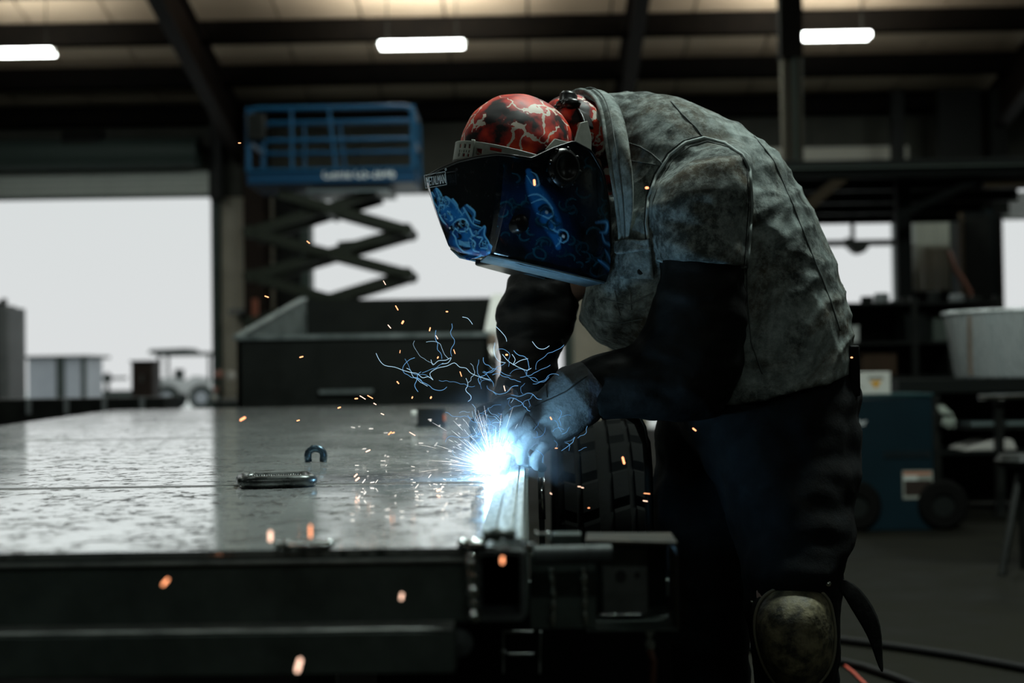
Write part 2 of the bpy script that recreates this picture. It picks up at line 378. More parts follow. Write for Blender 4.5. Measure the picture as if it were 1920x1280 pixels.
MB().prism([(X(300, Y0), Y0-.4, .55), (X(300, Y0), Y0-.4, 1.0), (X(322, Y0), Y0-.4, 1.1), (X(352, Y0), Y0-.4, .95), (X(366, Y0), Y0-.4, 1.12), (X(396, Y0), Y0-.4, 1.0), (X(399, Y0), Y0-.4, .5)], (0, .9, 0)).build('body', mat('pale_tractor_paint', (.55, .56, .56), .4), t, bevel=.05)
bx('seat', M_far, X(329, Y0), X(342, Y0), Y0-.2, Y0+.3, .95, 1.35, t, bevel=.04)
for px, r in ((320, .42), (384, .42)):
    for yy in (Y0-.62, Y0+.45):
        wh = MB().lathe([(r*.55, 0), (r*.9, -.02), (r, .04), (r, .16), (r*.9, .22), (r*.55, .2), (r*.55, 0)], (X(px, Y0), yy, r-.02), (0, 1, 0), 20).build('wheel', M_far, t)
        MB().lathe([(0, .02), (r*.5, .02), (r*.55, .06), (r*.55, .16), (0, .16)], (X(px, Y0), yy, r-.02), (0, 1, 0), 16).build('hub', M_farw, wh)
# ================================================================== SCISSOR LIFT
M_blue = mat('lift_blue', (.008, .085, .19), .4, col2=(.006, .07, .155), scale=4)
M_blued = mat('lift_blue_deck', (.005, .05, .12), .45)
M_arm = mat('lift_olive_steel', (.022, .026, .018), .5)
LY = 20.0
t = thing('scissor_lift', 'raised scissor lift with blue guardrails and dark crossed arms', 'scissor lift', (X(650, LY), LY, 0))
zx = lambda py: Z(py, LY-.5, 700)
xa, xb = X(478, LY, 330), X(784, LY, 330)
pl = bx('platform', M_blued, xa, xb, LY-.58, LY+.58, zx(344), zx(317), t, bevel=.015)
bx('underframe', mat('lift_light_steel', (.2, .24, .26), .4), X(590, LY), X(742, LY), LY-.5, LY+.5, zx(358), zx(350), t)
bx('toe_rail', M_blue, xa-.02, xb+.02, LY-.61, LY-.58, zx(320), zx(315), t)
text('lettering', 'Genie', mat('white_lettering', (.95, .97, .98), .5), (X(615, LY, 330), LY-.586, zx(335)), .17, (math.pi/2, 0, 0), pl, .002, sx_=1.0)
text('lettering', 'GS-2646', MATS['white_lettering'], (X(673, LY, 330), LY-.586, zx(335)), .19, (math.pi/2, 0, 0), pl, .002, sx_=.85)
for yy in (LY-.56, LY+.56):
    r_ = .035
    pts = [(xb-.02, yy, zx(317)), (xb-.02, yy, zx(214)), (xb-.06, yy, zx(205)), (xb-.14, yy, zx(202)), (xa+.1, yy, zx(202)), (xa+.02, yy, zx(210)), (xa+.02, yy, zx(317))]
    MB().tube(pts, r_, 10).build('guardrail', M_blue, t)
    MB().cyl((xa+.02, yy, zx(262)), (xb-.02, yy, zx(262)), .028, 8).build('mid_rail', M_blue, t)
    for px in (560, 640):
        MB().cyl((X(px, LY, 330), yy, zx(317)), (X(px-(12 if px > 600 else 0), LY, 330), yy, zx(202)), .02, 8).build('rail_post', M_blue, t)
for xx in (xa+.02, xb-.02):
    for py in (202, 262):
        MB().cyl((xx, LY-.56, zx(py)), (xx, LY+.56, zx(py)), .03, 8).build('end_rail', M_blue, t)
bx('control_box', M_black, X(480, LY, 250), X(512, LY, 250), LY-.66, LY-.5, zx(262), zx(212), t, bevel=.02)
# crossed arms: pivots at the px heights read off the silhouettes
piv = [358, 430, 513, 600, 690]
Lx, Rx = X(478, LY, 450), X(768, LY, 450)
for j in range(4):
    for yy, ww in ((LY-.45, .05), (LY+.38, .05)):
        zt_, zb_ = zx(piv[j]), zx(piv[j+1])
        rr = Rx-.42 if j == 0 else Rx; ll = Lx+.42 if j == 0 else Lx
        MB().bar((ll, yy, zt_), (Rx, yy, zb_), .13, ww, (0, 1, 0)).cyl((Rx, yy-.05, zb_), (Rx, yy+.05, zb_), .085, 12).build('scissor_arm', M_arm, t)
        MB().bar((rr, yy+.07, zt_), (Lx, yy+.07, zb_), .13, ww, (0, 1, 0)).cyl((Lx, yy-.05, zb_), (Lx, yy+.1, zb_), .085, 12).build('scissor_arm', M_arm, t)
    MB().cyl(((Lx+Rx)/2, LY-.5, (zx(piv[j])+zx(piv[j+1]))/2), ((Lx+Rx)/2, LY+.5, (zx(piv[j])+zx(piv[j+1]))/2), .05, 10).build('pivot_pin', M_arm, t)
for j in (1, 2, 3): MB().cyl((Rx, LY-.48, zx(piv[j])), (Rx, LY+.5, zx(piv[j])), .05, 10).cyl((Lx, LY-.48, zx(piv[j])), (Lx, LY+.5, zx(piv[j])), .05, 10).build('cross_tube', M_arm, t)
MB().tube([(X(640, LY), LY-.1, zx(462)), (X(700, LY), LY-.1, zx(455)), (X(742, LY), LY-.1, zx(434))], [.12, .1, .07], 10).build('lift_cylinder', M_arm, t)
bx('chassis', M_black, xa-.03, xb+.03, LY-.55, LY+.55, .18, zx(690), t, bevel=.03)
for xx in (xa+.35, xb-.35):
    for yy in (LY-.58, LY+.42):
        MB().lathe([(0, 0), (.17, 0), (.19, .03), (.19, .13), (.17, .16), (0, .16)], (xx, yy, .19), (0, 1, 0), 20).build('wheel', M_black, t)

# ================================================================== BACK RIGHT: storage platform, column, doors, benches
M_green = mat('greenish_pipe', (.09, .11, .095), .45)
CY = 16.8
t = thing('steel_column', 'tall brown steel column with a grey pipe strapped to it behind the worker', 'column', (X(1484, CY), CY, 0)); 
xa, xb = X(1466, CY, 200), X(1502, CY, 200)
MB().box(xa, xa+.03, CY-.09, CY+.09, 0, Z(115, CY)).box(xb-.03, xb, CY-.09, CY+.09, 0, Z(115, CY)).box(xa, xb, CY-.01, CY+.01, 0, Z(115, CY)).build('flanged_post', mat('column_brown', (.09, .078, .058), .6), t)
MB().cyl((X(1487, CY, 100), CY-.06, 1.5), (X(1485, CY, 0), CY-.06, rz(CY)), .03, 10).build('pipe', M_green, t)
MB().cyl((X(1497, CY, 100), CY-.06, 1.5), (X(1497, CY, 0), CY-.06, Z(116, CY)), .02, 10).build('conduit', M_green, t)
MB().box(xa-.02, xb+.02, CY-.1, CY+.1, Z(120, CY), rz(CY)-.25).build('top_extension', M_steel, t)
MY = 12.0
M_mez = mat('mezzanine_steel', (.009, .011, .010), .6, spec=.15); M_brace = mat('ochre_primer', (.085, .06, .035), .6)
t = thing('storage_platform', 'raised dark steel storage platform on braced posts behind the worker', 'platform', (X(1700, MY), MY, 0))
xa, xb = X(1380, MY), X(2060, MY)
bx('edge_beam', M_mez, xa, xb, MY-.1, MY, Z(334, MY, 1700), Z(301, MY, 1700), t, bevel=.006)
bx('lip', M_green, xa, xb, MY-.16, MY-.1, Z(318, MY, 1700), Z(315, MY, 1700), t)
bx('floor_sheet', M_black, xa, xb, MY, MY+4.4, Z(306, MY, 1700), Z(301, MY, 1700), t)
for i in range(4): bx('joist', M_black, xa, xb, MY+.9+i*.95, MY+1.0+i*.95, Z(330, MY, 1700), Z(306, MY, 1700), t)
bx('rear_beam', M_mez, xa, xb, MY+4.3, MY+4.4, Z(345, MY+4.4, 1700)-.25, Z(306, MY, 1700), t)
for px, yy in ((1699, MY+.6), (1866, MY+4.3), (1990, MY), (1400, MY+4.3), (1420, MY)):
    bx('post', M_mez, X(px-13, yy), X(px+13, yy), yy-.05, yy+.05, 0, Z(306, MY, 1700), t)
MB().bar((X(1505, MY), MY+.02, Z(398, MY, 1500)), (X(1592, MY), MY+.02, Z(330, MY, 1500)), .09, .16, (0, 1, 0)).build('brace', M_brace, t)
MB().bar((X(1690, MY), MY+.1, Z(404, MY, 1700)), (X(1850, MY), MY+.1, Z(334, MY, 1800)), .06, .12, (0, 1, 0)).build('brace', M_mez, t)
MB().bar((X(1860, MY), MY+.1, Z(345, MY, 1850)), (X(1990, MY), MY+.1, Z(340, MY, 1900)), .05, .08, (0, 1, 0)).build('brace', M_brace, t)
# trolley hoist rail seen in the third doorway
HY = 19.0
t = thing('hoist_rail', 'dark hoist rail with a trolley crossing the bright right doorway', 'hoist', (X(1600, HY), HY, Z(462, HY, 1600)))
bx('rail', M_black, X(1480, HY, 455), X(1700, HY, 455), HY-.06, HY+.06, Z(461, HY, 1600), Z(450, HY, 1600), t)
MB().prism([(X(1586, HY, 455), HY-.1, Z(461, HY, 1600)), (X(1600, HY, 455), HY-.1, Z(474, HY, 1600)), (X(1609, HY, 455), HY-.1, Z(477, HY, 1600)), (X(1620, HY, 455), HY-.1, Z(473, HY, 1600)), (X(1628, HY, 455), HY-.1, Z(461, HY, 1600))], (0, .2, 0)).build('trolley', M_black, t, bevel=.01)
MB().cyl((X(1593, HY, 455), HY, Z(450, HY, 1600)), (X(1593, HY, 455), HY, Z(446, HY, 1600)), .06, 12).cyl((X(1598, HY, 400), HY, Z(450, HY, 1600)), (X(1598, HY, 400), HY, Z(300, HY, 1600)), .03, 8).build('hanger', M_black, t)
for px in (1484, 1697): bx('upright', M_black, X(px-8, HY), X(px+8, HY), HY-.06, HY+.06, 0, Z(448, HY, 1600), t)
# tall pale curtain / machine guard between the right doors
QY = 17.0
t = thing('strip_curtain', 'pale grey hanging plastic curtain with a bright left edge in a dark frame', 'curtain', (X(1780, QY), QY, Z(548, QY, 1780)))
M_cur = mat('pale_plastic', (.85, .86, .74), .35, col2=(.68, .7, .62), scale=3, stretch=(1, 1, .3))
for i in range(5):
    a, b = 1722+i*13, 1734+i*13
    bx('strip', M_cur, X(a, QY), X(b, QY), QY-.01*(i % 2), QY+.01, Z(545, QY, 1780), Z(392, QY, 1780), t)
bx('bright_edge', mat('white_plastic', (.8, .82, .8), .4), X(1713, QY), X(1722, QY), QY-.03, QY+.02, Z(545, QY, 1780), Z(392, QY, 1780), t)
bx('head_rail', M_black, X(1708, QY), X(1800, QY), QY-.04, QY+.05, Z(392, QY, 1780), Z(386, QY, 1780), t)
for px in (1705, 1801): bx('frame_post', M_black, X(px-5, QY), X(px+5, QY), QY-.05, QY+.05, 0, Z(386, QY, 1780), t)
bx('lower_guard', M_black, X(1700, QY), X(1806, QY), QY-.03, QY+.03, 0, Z(545, QY, 1780), t)
QY = 16.0
t = thing('storage_cabinet', 'tall dark blue-black cabinet with a pale vertical trim beside the strip curtain', 'cabinet', (X(1838, QY), QY, 0))
bx('body', mat('navy_cabinet', (.012, .022, .026), .4), X(1812, QY), X(1868, QY), QY, QY+.5, 0, Z(392, QY, 1850), t)
bx('trim_strip', M_brace, X(1806, QY), X(1812, QY), QY-.03, QY+.1, 0, Z(392, QY, 1850), t)
bx('door', M_black, X(1816, QY), X(1864, QY), QY-.02, QY, .1, Z(400, QY, 1850), t)
MB().tube([(X(1784, 15.4), 15.4, Z(470, 15.4, 1790)), (X(1795, 15.4), 15.4, Z(505, 15.4, 1790)), (X(1812, 15.4), 15.4, Z(530, 15.4, 1790)), (X(1822, 15.4), 15.4, Z(546, 15.4, 1790)), (X(1826, 15.4), 15.4, 0)], .028, 8).build('air_hose', mat('faded_red_hose', (.42, .19, .14), .5), smooth=True)
tag(bpy.data.objects['air_hose'], 'faded pink-red air hose hanging beside the pale strip curtain', 'hose')
# shelving rack full of dark stock
SY = 11.0
t = thing('shelf_rack', 'dark steel shelf rack of stock behind the blue welding machine', 'shelf', (X(1730, SY), SY, 0))
sxa, sxb = X(1560, SY), X(1872, SY)
for yy in (SY, SY+.6):
    for xx in (sxa, (sxa+sxb)/2, sxb): bx('upright', M_black, xx-.025, xx+.025, yy-.025, yy+.025, 0, Z(556, SY, 1700), t)
for py in (566, 640, 704, 840): bx('shelf', M_black, sxa, sxb, SY-.03, SY+.63, Z(py+5, SY, 1700), Z(py, SY, 1700), t)
bx('back_sheet', M_black, sxa, sxb, SY+.63, SY+.65, .1, Z(560, SY, 1700), t)
def crate(a, b, pt, pb, m, lb, nm='box', y=SY, d=.35):
    tt = thing(nm, lb, 'box', (X((a+b)/2, y), y+d/2, Z(pb, y, 1700)))
    bx('body', m, X(a, y), X(b, y), y, y+d, Z(pb, y, 1700), Z(pt, y, 1700), tt, bevel=.006)
    bx('lid', m, X(a-1, y), X(b+1, y), y-.006, y+d+.006, Z(pt, y, 1700)-.0, Z(pt-3, y, 1700), tt, bevel=.003)
M_card = mat('brown_cardboard', (.05, .03, .018), .8, col2=(.07, .042, .025), scale=5)
crate(1618, 1682, 665, 704, M_card, 'brown cardboard box on the shelf above the white box', 'carton')
crate(1700, 1740, 592, 640, M_mez, 'small dark crate on the upper rack shelf', 'crate')
crate(1752, 1800, 600, 640, M_green, 'dull green crate on the upper rack shelf', 'crate')
crate(1780, 1840, 650, 704, M_black, 'black crate on the middle rack shelf', 'crate')
crate(1590, 1612, 612, 640, mat('white_carton', (.7, .72, .7), .6), 'small white carton on the rack just behind the worker', 'carton')
for i, (px, h) in enumerate(((1640, 14), (1668, 20), (1722, 12), (1770, 24), (1812, 18), (1842, 13))):
    p = P(px, 566, SY); lb = ['squat dark can', 'round grey can', 'low dark reel', 'tall dark canister', 'pale grey can', 'small black can'][i]+' on top of the shelf rack, '+['nearest the worker', 'second from the worker', 'third from the worker', 'below the strip curtain', 'below the dark cabinet', 'at the right end'][i]
    r = .05+.01*(i % 3); hh = h/F*SY
    tag(MB().lathe([(0, 0), (r, 0), (r, hh*.85), (r*.8, hh), (0, hh)], (p.x, SY+.25, p.z), (0, 0, 1), 16).build('can', [M_mez, M_farg, M_black, M_mez, M_farg, M_black][i]), lb, 'can')
# workbench with the big galvanised drum
BY = 9.2
t = thing('workbench', 'long dark steel workbench under the shiny drum', 'workbench', (X(1850, BY), BY, 0))
zt = Z(709, BY, 1850)
bx('top', M_mez, X(1684, BY), X(2080, BY), BY, BY+.9, zt-.09, zt, t, bevel=.004)
bx('back_panel', M_black, X(1756, BY), X(2080, BY), BY+.88, BY+.9, .02, zt-.09, t)  # black panel added to shut out the bright yard under the bench
bx('lower_shelf', M_mez, X(1684, BY), X(2080, BY), BY+.05, BY+.85, Z(852, BY, 1850), Z(846, BY, 1850), t)
for px in (1756, 1875, 2070):
    for yy in (BY+.05, BY+.85): bx('leg', M_black, X(px-7, BY), X(px+7, BY), yy-.03, yy+.03, 0, zt-.09, t)
M_galv = mat('galvanised_sheet', (.80, .86, .88), .28, .35, col2=(.9, .94, .95), scale=9, rvar=.1, stretch=(3, 3, .6))
t = thing('metal_drum', 'large pale galvanised drum standing open on the workbench', 'drum', (X(1930, BY), BY+.45, zt))
r0, r1 = X(2085, BY)-X(1950, BY), 0
MB().lathe([(.0, 0), (.395, 0), (.405, .01), (.47, Z(580, BY, 1830)-zt-.02), (.48, Z(580, BY, 1830)-zt), (.465, Z(580, BY, 1830)-zt), (.46, Z(580, BY, 1830)-zt-.03), (.38, .02), (0, .02)], (X(1815, BY)+.48, BY+.48, zt), (0, 0, 1), 48).build('shell', M_galv, t, smooth=True)
MB().lathe([(.475, 0), (.487, .006), (.487, .018), (.475, .024)], (X(1815, BY)+.48, BY+.48, Z(585, BY, 1830)), (0, 0, 1), 48).build('rolled_rim', M_galv, t, smooth=True)
bx('seam_strap', mat('brown_strap', (.2, .14, .1), .5), X(1829, BY), X(1834, BY), BY+.115, BY+.14, zt+.02, Z(590, BY, 1830), t)
tag(MB().cyl((X(1828, BY), BY-.06, Z(744, BY, 1850)), (X(2060, BY), BY-.06, Z(741, BY, 1850)), .016, 12).build('steel_tube', mat('bright_tube', (.95, .96, .97), .12, 1)), 'bright steel tube fixed along the front of the workbench', 'tube')
for a, b, lb in ((1826, 1884, 'left'), (1893, 1960, 'right')):
    tag(bx('metal_sheet', mat('grey_sheet', (.16, .2, .2), .45), X(a, BY), X(b, BY), BY+.07, BY+.6, Z(798, BY, 1850), Z(792, BY, 1850)), 'narrow blue-grey metal sheet shelved under the workbench, '+lb+' of its leg', 'sheet')
bx('mid_shelf', M_black, X(1820, BY), X(2075, BY), BY+.06, BY+.7, Z(806, BY, 1850), Z(799, BY, 1850), bpy.data.objects['workbench'])
p0 = Z(846, BY, 1850)
tag(MB().prism([(X(1815, BY), BY+.1, p0), (X(1835, BY), BY+.1, p0+.03), (X(1880, BY), BY+.1, p0+.075), (X(1906, BY), BY+.1, p0+.07), (X(1915, BY), BY+.1, p0)], (0, .4, 0)).build('folded_tarp', mat('pale_canvas', (.6, .57, .53), .8, bump=.6, bscale=30), bevel=.01), 'folded pale canvas on the lower shelf of the workbench', 'canvas')
m_ = MB()
random.seed(3)
for i in range(26):
    a = P(1757+random.uniform(0, 16), 763+random.uniform(-3, 4), BY-.15)
    m_.tube([a, a+Vector((.02+random.uniform(0, .03), random.uniform(-.02, .02), -.04)), a+Vector((.04+random.uniform(-.01, .03), random.uniform(-.02, .02), -.08-random.uniform(0, .05)))], .0035, 5)
tag(m_.build('rag', mat('grey_green_rag', (.55, .6, .53), .9)), 'frayed grey rag hanging off the workbench beside the welding machine', 'rag')
MB().cyl((X(1765, BY-.1), BY-.15, Z(760, BY-.1, 1765)), (X(1765, BY-.1), BY+.02, Z(760, BY-.1, 1765)), .012, 8).build('hook', M_black, bpy.data.objects['workbench'])
tag(bx('yellow_block', mat('dull_yellow', (.25, .24, .12), .6), X(1752, BY), X(1771, BY), BY+.1, BY+.2, p0, p0+.045, bevel=.015), 'small dull yellow block on the lower shelf beside the welding machine', 'block')
# ------------------------------------------------------------------ blue welding machine
WY = 8.5
M_wm = mat('welder_teal_blue', (.002, .012, .018), .45, col2=(.003, .016, .024), scale=3)
t = thing('welding_machine', 'dark blue welding machine cabinet on wheels behind the worker', 'welding machine', (X(1660, WY), WY+.3, 0))
xa, xb = X(1560, WY), X(1748, WY); za, zb = Z(996, WY, 1680), Z(744, WY, 1680)
cab = bx('cabinet', M_wm, xa, xb, WY, WY+.6, za, zb, t, bevel=.012)
bx('top_cover', mat('welder_top', (.01, .045, .05), .4), xa-.005, xb+.005, WY-.01, WY+.61, zb, zb+.018, t, bevel=.006)
wr = MATS['white_lettering']
text('lettering', 'Miller', wr, (X(1625, WY, 790), WY-.003, Z(797, WY, 1610)), .055, (math.pi/2, 0, 0), cab, .001, 'RIGHT')
bx('side_vent', M_black, X(1655, WY), X(1740, WY), WY-.006, WY+.01, Z(858, WY, 1700), Z(846, WY, 1700), cab)
for i in range(10): bx('louvre', M_wm, X(1658+i*8, WY), X(1662+i*8, WY), WY-.01, WY, Z(857, WY, 1700), Z(847, WY, 1700), cab)
lab = bx('rating_label', mat('label_cream', (.30, .31, .27), .6), X(1688, WY), X(1744, WY), WY-.004, WY, Z(935, WY, 1710), Z(882, WY, 1710), cab)
bx('label_stripe', mat('label_orange', (.5, .17, .08), .6), X(1690, WY), X(1741, WY), WY-.007, WY-.002, Z(890, WY, 1710), Z(885, WY, 1710), cab)
bx('label_photo', mat('label_dark', (.03, .02, .015), .6), X(1691, WY), X(1741, WY), WY-.006, WY-.002, Z(929, WY, 1710), Z(900, WY, 1710), cab)
bx('label_white', mat('label_white', (.6, .62, .58), .6), X(1689, WY), X(1716, WY), WY-.0065, WY-.002, Z(900, WY, 1710), Z(891, WY, 1710), cab)
bx('undercarriage', M_black, xa, X(1800, WY), WY+.1, WY+.55, .12, za, t)
for px in (1600, 1762):
    for yy in (WY-.03, WY+.5):
        wl = MB().lathe([(.07, 0), (.13, .0), (.15, .02), (.15, .06), (.13, .08), (.07, .08), (.07, 0)], (X(px, WY), yy, .15), (0, 1, 0), 24).build('wheel', mat('worn_rubber', (.004, .004, .0035), .8, spec=.1), t)
        MB().lathe([(0, .02), (.072, .02), (.072, .06), (0, .06)], (X(px, WY), yy, .15), (0, 1, 0), 16).build('hub', M_mez, wl)
MB().tube([(xb-.1, WY+.05, zb-.1), (xb+.12, WY+.05, zb-.12), (xb+.12, WY+.55, zb-.12), (xb-.1, WY+.55, zb-.1)], .012, 8).build('push_handle', M_black, t)
tb = thing('product_box', 'white cardboard box with an orange triangle mark on the welding machine', 'box', (X(1640, WY), WY+.2, zb+.018))
bxx = bx('carton', mat('white_card', (.66, .65, .6), .6), X(1590, WY), X(1676, WY), WY+.08, WY+.4, zb+.018, Z(697, WY, 1640), tb, bevel=.003)
yb = WY+.077
MB().prism([(X(1637, WY), yb, Z(714, WY, 1640)), (X(1659, WY), yb, Z(714, WY, 1640)), (X(1648, WY), yb, Z(729, WY, 1640))], (0, .004, 0)).build('triangle_mark', mat('amber_print', (.75, .37, .02), .6), bxx)
bx('printed_bar', mat('grey_print', (.2, .19, .17), .6), X(1634, WY), X(1662, WY), yb, yb+.004, Z(711, WY, 1640), Z(706, WY, 1640), bxx)
for i in range(3): bx('printed_line', MATS['grey_print'], X(1608+i*5, WY), X(1612+i*6, WY), yb+.001, yb+.004, Z(722+i*3, WY, 1640), Z(720+i*3, WY, 1640), bxx)
# cables on the floor
def floor_cable(pts, r, m, lb, nm='cable'):
    q = [G(a, b, r) for a, b in pts]
    for v in q: v.z = r
    return tag(MB().tube(q, r, 8).build(nm, m, smooth=True), lb, 'cable')
M_rub = mat('black_rubber', (.004, .004, .004), .6)
floor_cable([(1300, 1140), (1400, 1175), (1500, 1190), (1600, 1202), (1700, 1215), (1800, 1230), (1920, 1252), (2050, 1275)], .014, M_rub, 'black cable crossing the floor just right of the knee pad')
floor_cable([(1350, 1210), (1450, 1220), (1560, 1236), (1620, 1250), (1680, 1270), (1780, 1310)], .013, M_rub, 'shorter black cable running off the bottom edge beside the strap')
floor_cable([(1530, 1225), (1575, 1240), (1600, 1260), (1630, 1290), (1650, 1330)], .005, mat('red_wire', (.5, .08, .05), .5), 'thin red wire on the floor by the knee pad', 'wire')
# stool leg shape at the far right edge
SY2 = 6.6
t = thing('pipe_stand', 'dark splayed pipe stand on the floor at the right edge', 'stand', (X(1895, SY2), SY2, 0))
for px in (1870, 1940, 1990): MB().cyl((X(px, SY2), SY2+(.2 if px == 1940 else 0), 0), (X(1925, SY2), SY2+.1, .5), .02, 8).build('leg', M_black, t)
MB().lathe([(0, 0), (.1, 0), (.12, .03), (.1, .06), (0, .06)], (X(1925, SY2), SY2+.1, .49), (0, 0, 1), 16).build('head', M_black, t)

# ================================================================== OPEN STEEL BOX BEHIND THE TRAILER
M_bin = mat('bin_dark_steel', (.012, .014, .012), .5, col2=(.02, .023, .02), scale=4, rvar=.1)
M_bini = mat('bin_inner_steel', (.22, .26, .26), .38, .5, col2=(.45, .5, .5), scale=7, rvar=.12, bump=.3, bscale=20)  # paler copy of the bin steel; light on the left side is put in
M_edge = mat('bin_bright_edge', (.95, .96, .93), .5)  # near-white, with the door light on the right rail put in
F0, F1 = 10.0, 13.0
t = thing('steel_hopper', 'open dark steel box body with rising sides behind the trailer bed', 'container', (X(680, F0), F0, 0))
xa, xb = X(444, F0, 640), X(917, F0, 640); zf, zr = Z(630, F0, 680), Z(560, F1, 780)
bx('front_panel', M_bin, xa, xb, F0, F0+.03, .45, zf, t)
bx('rear_panel', M_bin, xa, xb, F1-.03, F1, .45, zr, t)
for nm, xx, mm in (('side_panel', xa, M_bini), ('side_panel', xb-.03, M_bin)):
    MB().prism([(xx, F0, .45), (xx, F1, .45), (xx, F1, zr), (xx, F0, zf)], (.03, 0, 0)).build(nm, mm, t)
bx('floor_plate', M_bin, xa, xb, F0, F1, .42, .45, t)
MB().bar((xa-.01, F0-.02, zf), (xb+.02, F0-.02, zf), .035, .03).build('front_top_rail', M_bini, t)
MB().bar((xa, F0, zf), (xa, F1, zr+.01), .06, .03).build('left_top_rail', M_bini, t)
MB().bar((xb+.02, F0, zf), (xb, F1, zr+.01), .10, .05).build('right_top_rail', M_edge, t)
MB().box(xa-.02, xb+.02, F0-.05, F0, .45, .55).build('bottom_rail', M_bin, t)
MB().cyl((X(924, F0), F0-.04, Z(722, F0, 920)), (X(924, F0), F0-.04, zf), .030, 24).build('corner_post', mat('polished_tube', (.97, .98, .97), .12, 1), t, smooth=True)  # mirror finish added so the post catches the door light
bx('hazard_strip', M_bini, X(600, F0), X(700, F0), F0-.055, F0-.05, Z(737, F0, 650), Z(730, F0, 650), t)
for xx in (xa+.15, xb-.25):
    for yy in (F0+.2, F1-.3): bx('leg', M_bin, xx, xx+.1, yy, yy+.1, 0, .42, t)
MB().bar((xa-.02, F0-.4, .72), (xb+.2, F0-.4, .72), .08, .06).cyl((xa+.2, F0-.4, 0), (xa+.2, F0-.4, .7), .03, 8).cyl((xb-.1, F0-.4, 0), (xb-.1, F0-.4, .7), .03, 8).build('bumper_bar', M_bini, t)
# small clutter left, between door post and hopper
KY = 23.5
t = thing('tool_cart', 'small cluttered tool cart beside the left door jamb', 'cart', (X(425, KY), KY, 0))
bx('frame', M_far, X(404, KY), X(446, KY), KY, KY+.5, .1, .6, t)
bx('tray', M_farg, X(402, KY), X(448, KY), KY-.02, KY+.52, .6, .64, t)
for i, (px, py, cc) in enumerate(((410, 702, (.5, .25, .2)), (433, 705, (.85, .85, .82)))):  # coloured balls added in place of blurred bright highlights
    MB().sphere(P(px, py, KY), .075, 12, 8).build('lamp', mat('cart_lamp_%d' % i, cc, .3), t)
MB().sphere(P(404, 730, KY), .05, 12, 8).build('lamp', MATS['cart_lamp_0'], t); MB().sphere(P(402, 745, KY-.1), .05, 12, 8).build('lamp', MATS['cart_lamp_1'], t)
t = thing('wall_shelf', 'small grey shelf bracket on the wall post beside the left door', 'shelf', (X(452, BW), BW-.5, Z(583, BW, 450)))
bx('board', M_farg, X(430, BW-.5), X(470, BW-.5), BW-.55, BW-.1, Z(588, BW-.5, 450), Z(579, BW-.5, 450), t)
bx('bracket', M_far, X(450, BW-.5), X(454, BW-.5), BW-.5, BW-.02, Z(600, BW-.5, 450), Z(588, BW-.5, 450), t)
tag(bx('orange_box', mat('orange_paint', (.28, .09, .05), .5), X(474, BW-1.2), X(484, BW-1.2), BW-1.25, BW-1.1, Z(598, BW-1.2, 480), Z(560, BW-1.2, 480), bevel=.02), 'dull orange box fixed on the dark column left of the lift', 'box')
# ================================================================== TRAILER
DZ = P(930, 890, 2.36).z                    # deck height at the weld
def deck_material():
    m = bpy.data.materials.new('wet_scaled_deck_steel'); m.use_nodes = True; nt = m.node_tree; b = nt.nodes['Principled BSDF']
    L = nt.links.new; N = nt.nodes.new
    tc = N('ShaderNodeTexCoord'); mp = N('ShaderNodeMapping'); mp.inputs['Scale'].default_value = (1, 1, 1); L(tc.outputs['Object'], mp.inputs[0])
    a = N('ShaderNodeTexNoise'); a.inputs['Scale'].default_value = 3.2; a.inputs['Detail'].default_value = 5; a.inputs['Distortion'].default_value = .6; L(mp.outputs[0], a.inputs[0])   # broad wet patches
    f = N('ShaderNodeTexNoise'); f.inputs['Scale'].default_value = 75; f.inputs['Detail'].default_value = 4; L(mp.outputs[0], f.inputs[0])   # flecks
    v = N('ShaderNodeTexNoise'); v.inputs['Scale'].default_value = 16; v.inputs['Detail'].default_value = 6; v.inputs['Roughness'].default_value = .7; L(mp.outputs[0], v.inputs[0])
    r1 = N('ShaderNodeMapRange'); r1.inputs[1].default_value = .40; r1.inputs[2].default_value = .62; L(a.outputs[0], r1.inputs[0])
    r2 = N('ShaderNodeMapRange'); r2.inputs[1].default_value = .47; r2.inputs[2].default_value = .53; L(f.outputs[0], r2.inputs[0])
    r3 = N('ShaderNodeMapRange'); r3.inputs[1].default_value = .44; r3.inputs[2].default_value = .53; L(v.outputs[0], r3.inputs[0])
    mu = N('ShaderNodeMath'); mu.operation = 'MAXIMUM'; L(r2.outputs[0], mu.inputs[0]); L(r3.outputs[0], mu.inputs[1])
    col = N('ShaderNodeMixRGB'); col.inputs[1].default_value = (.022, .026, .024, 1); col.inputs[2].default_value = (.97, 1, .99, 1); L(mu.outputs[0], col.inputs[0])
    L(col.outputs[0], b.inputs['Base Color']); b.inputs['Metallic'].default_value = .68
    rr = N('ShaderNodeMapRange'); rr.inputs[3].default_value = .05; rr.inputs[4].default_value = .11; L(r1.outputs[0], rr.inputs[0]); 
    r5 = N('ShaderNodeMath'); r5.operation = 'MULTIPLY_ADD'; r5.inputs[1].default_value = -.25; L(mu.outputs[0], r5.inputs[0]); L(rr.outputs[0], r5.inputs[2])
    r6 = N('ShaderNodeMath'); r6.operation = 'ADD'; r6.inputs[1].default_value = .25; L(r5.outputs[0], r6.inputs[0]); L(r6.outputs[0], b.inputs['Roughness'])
    bp = N('ShaderNodeBump'); bp.inputs['Strength'].default_value = .03; bp.inputs['Distance'].default_value = .002; L(v.outputs[0], bp.inputs['Height']); L(bp.outputs[0], b.inputs['Normal'])
    return m
M_deck = deck_material()
M_frame = mat('mill_scale_steel', (.075, .095, .085), .5, .1, col2=(.032, .042, .037), scale=14, rvar=.12, bump=.25, bscale=90, detail=8)
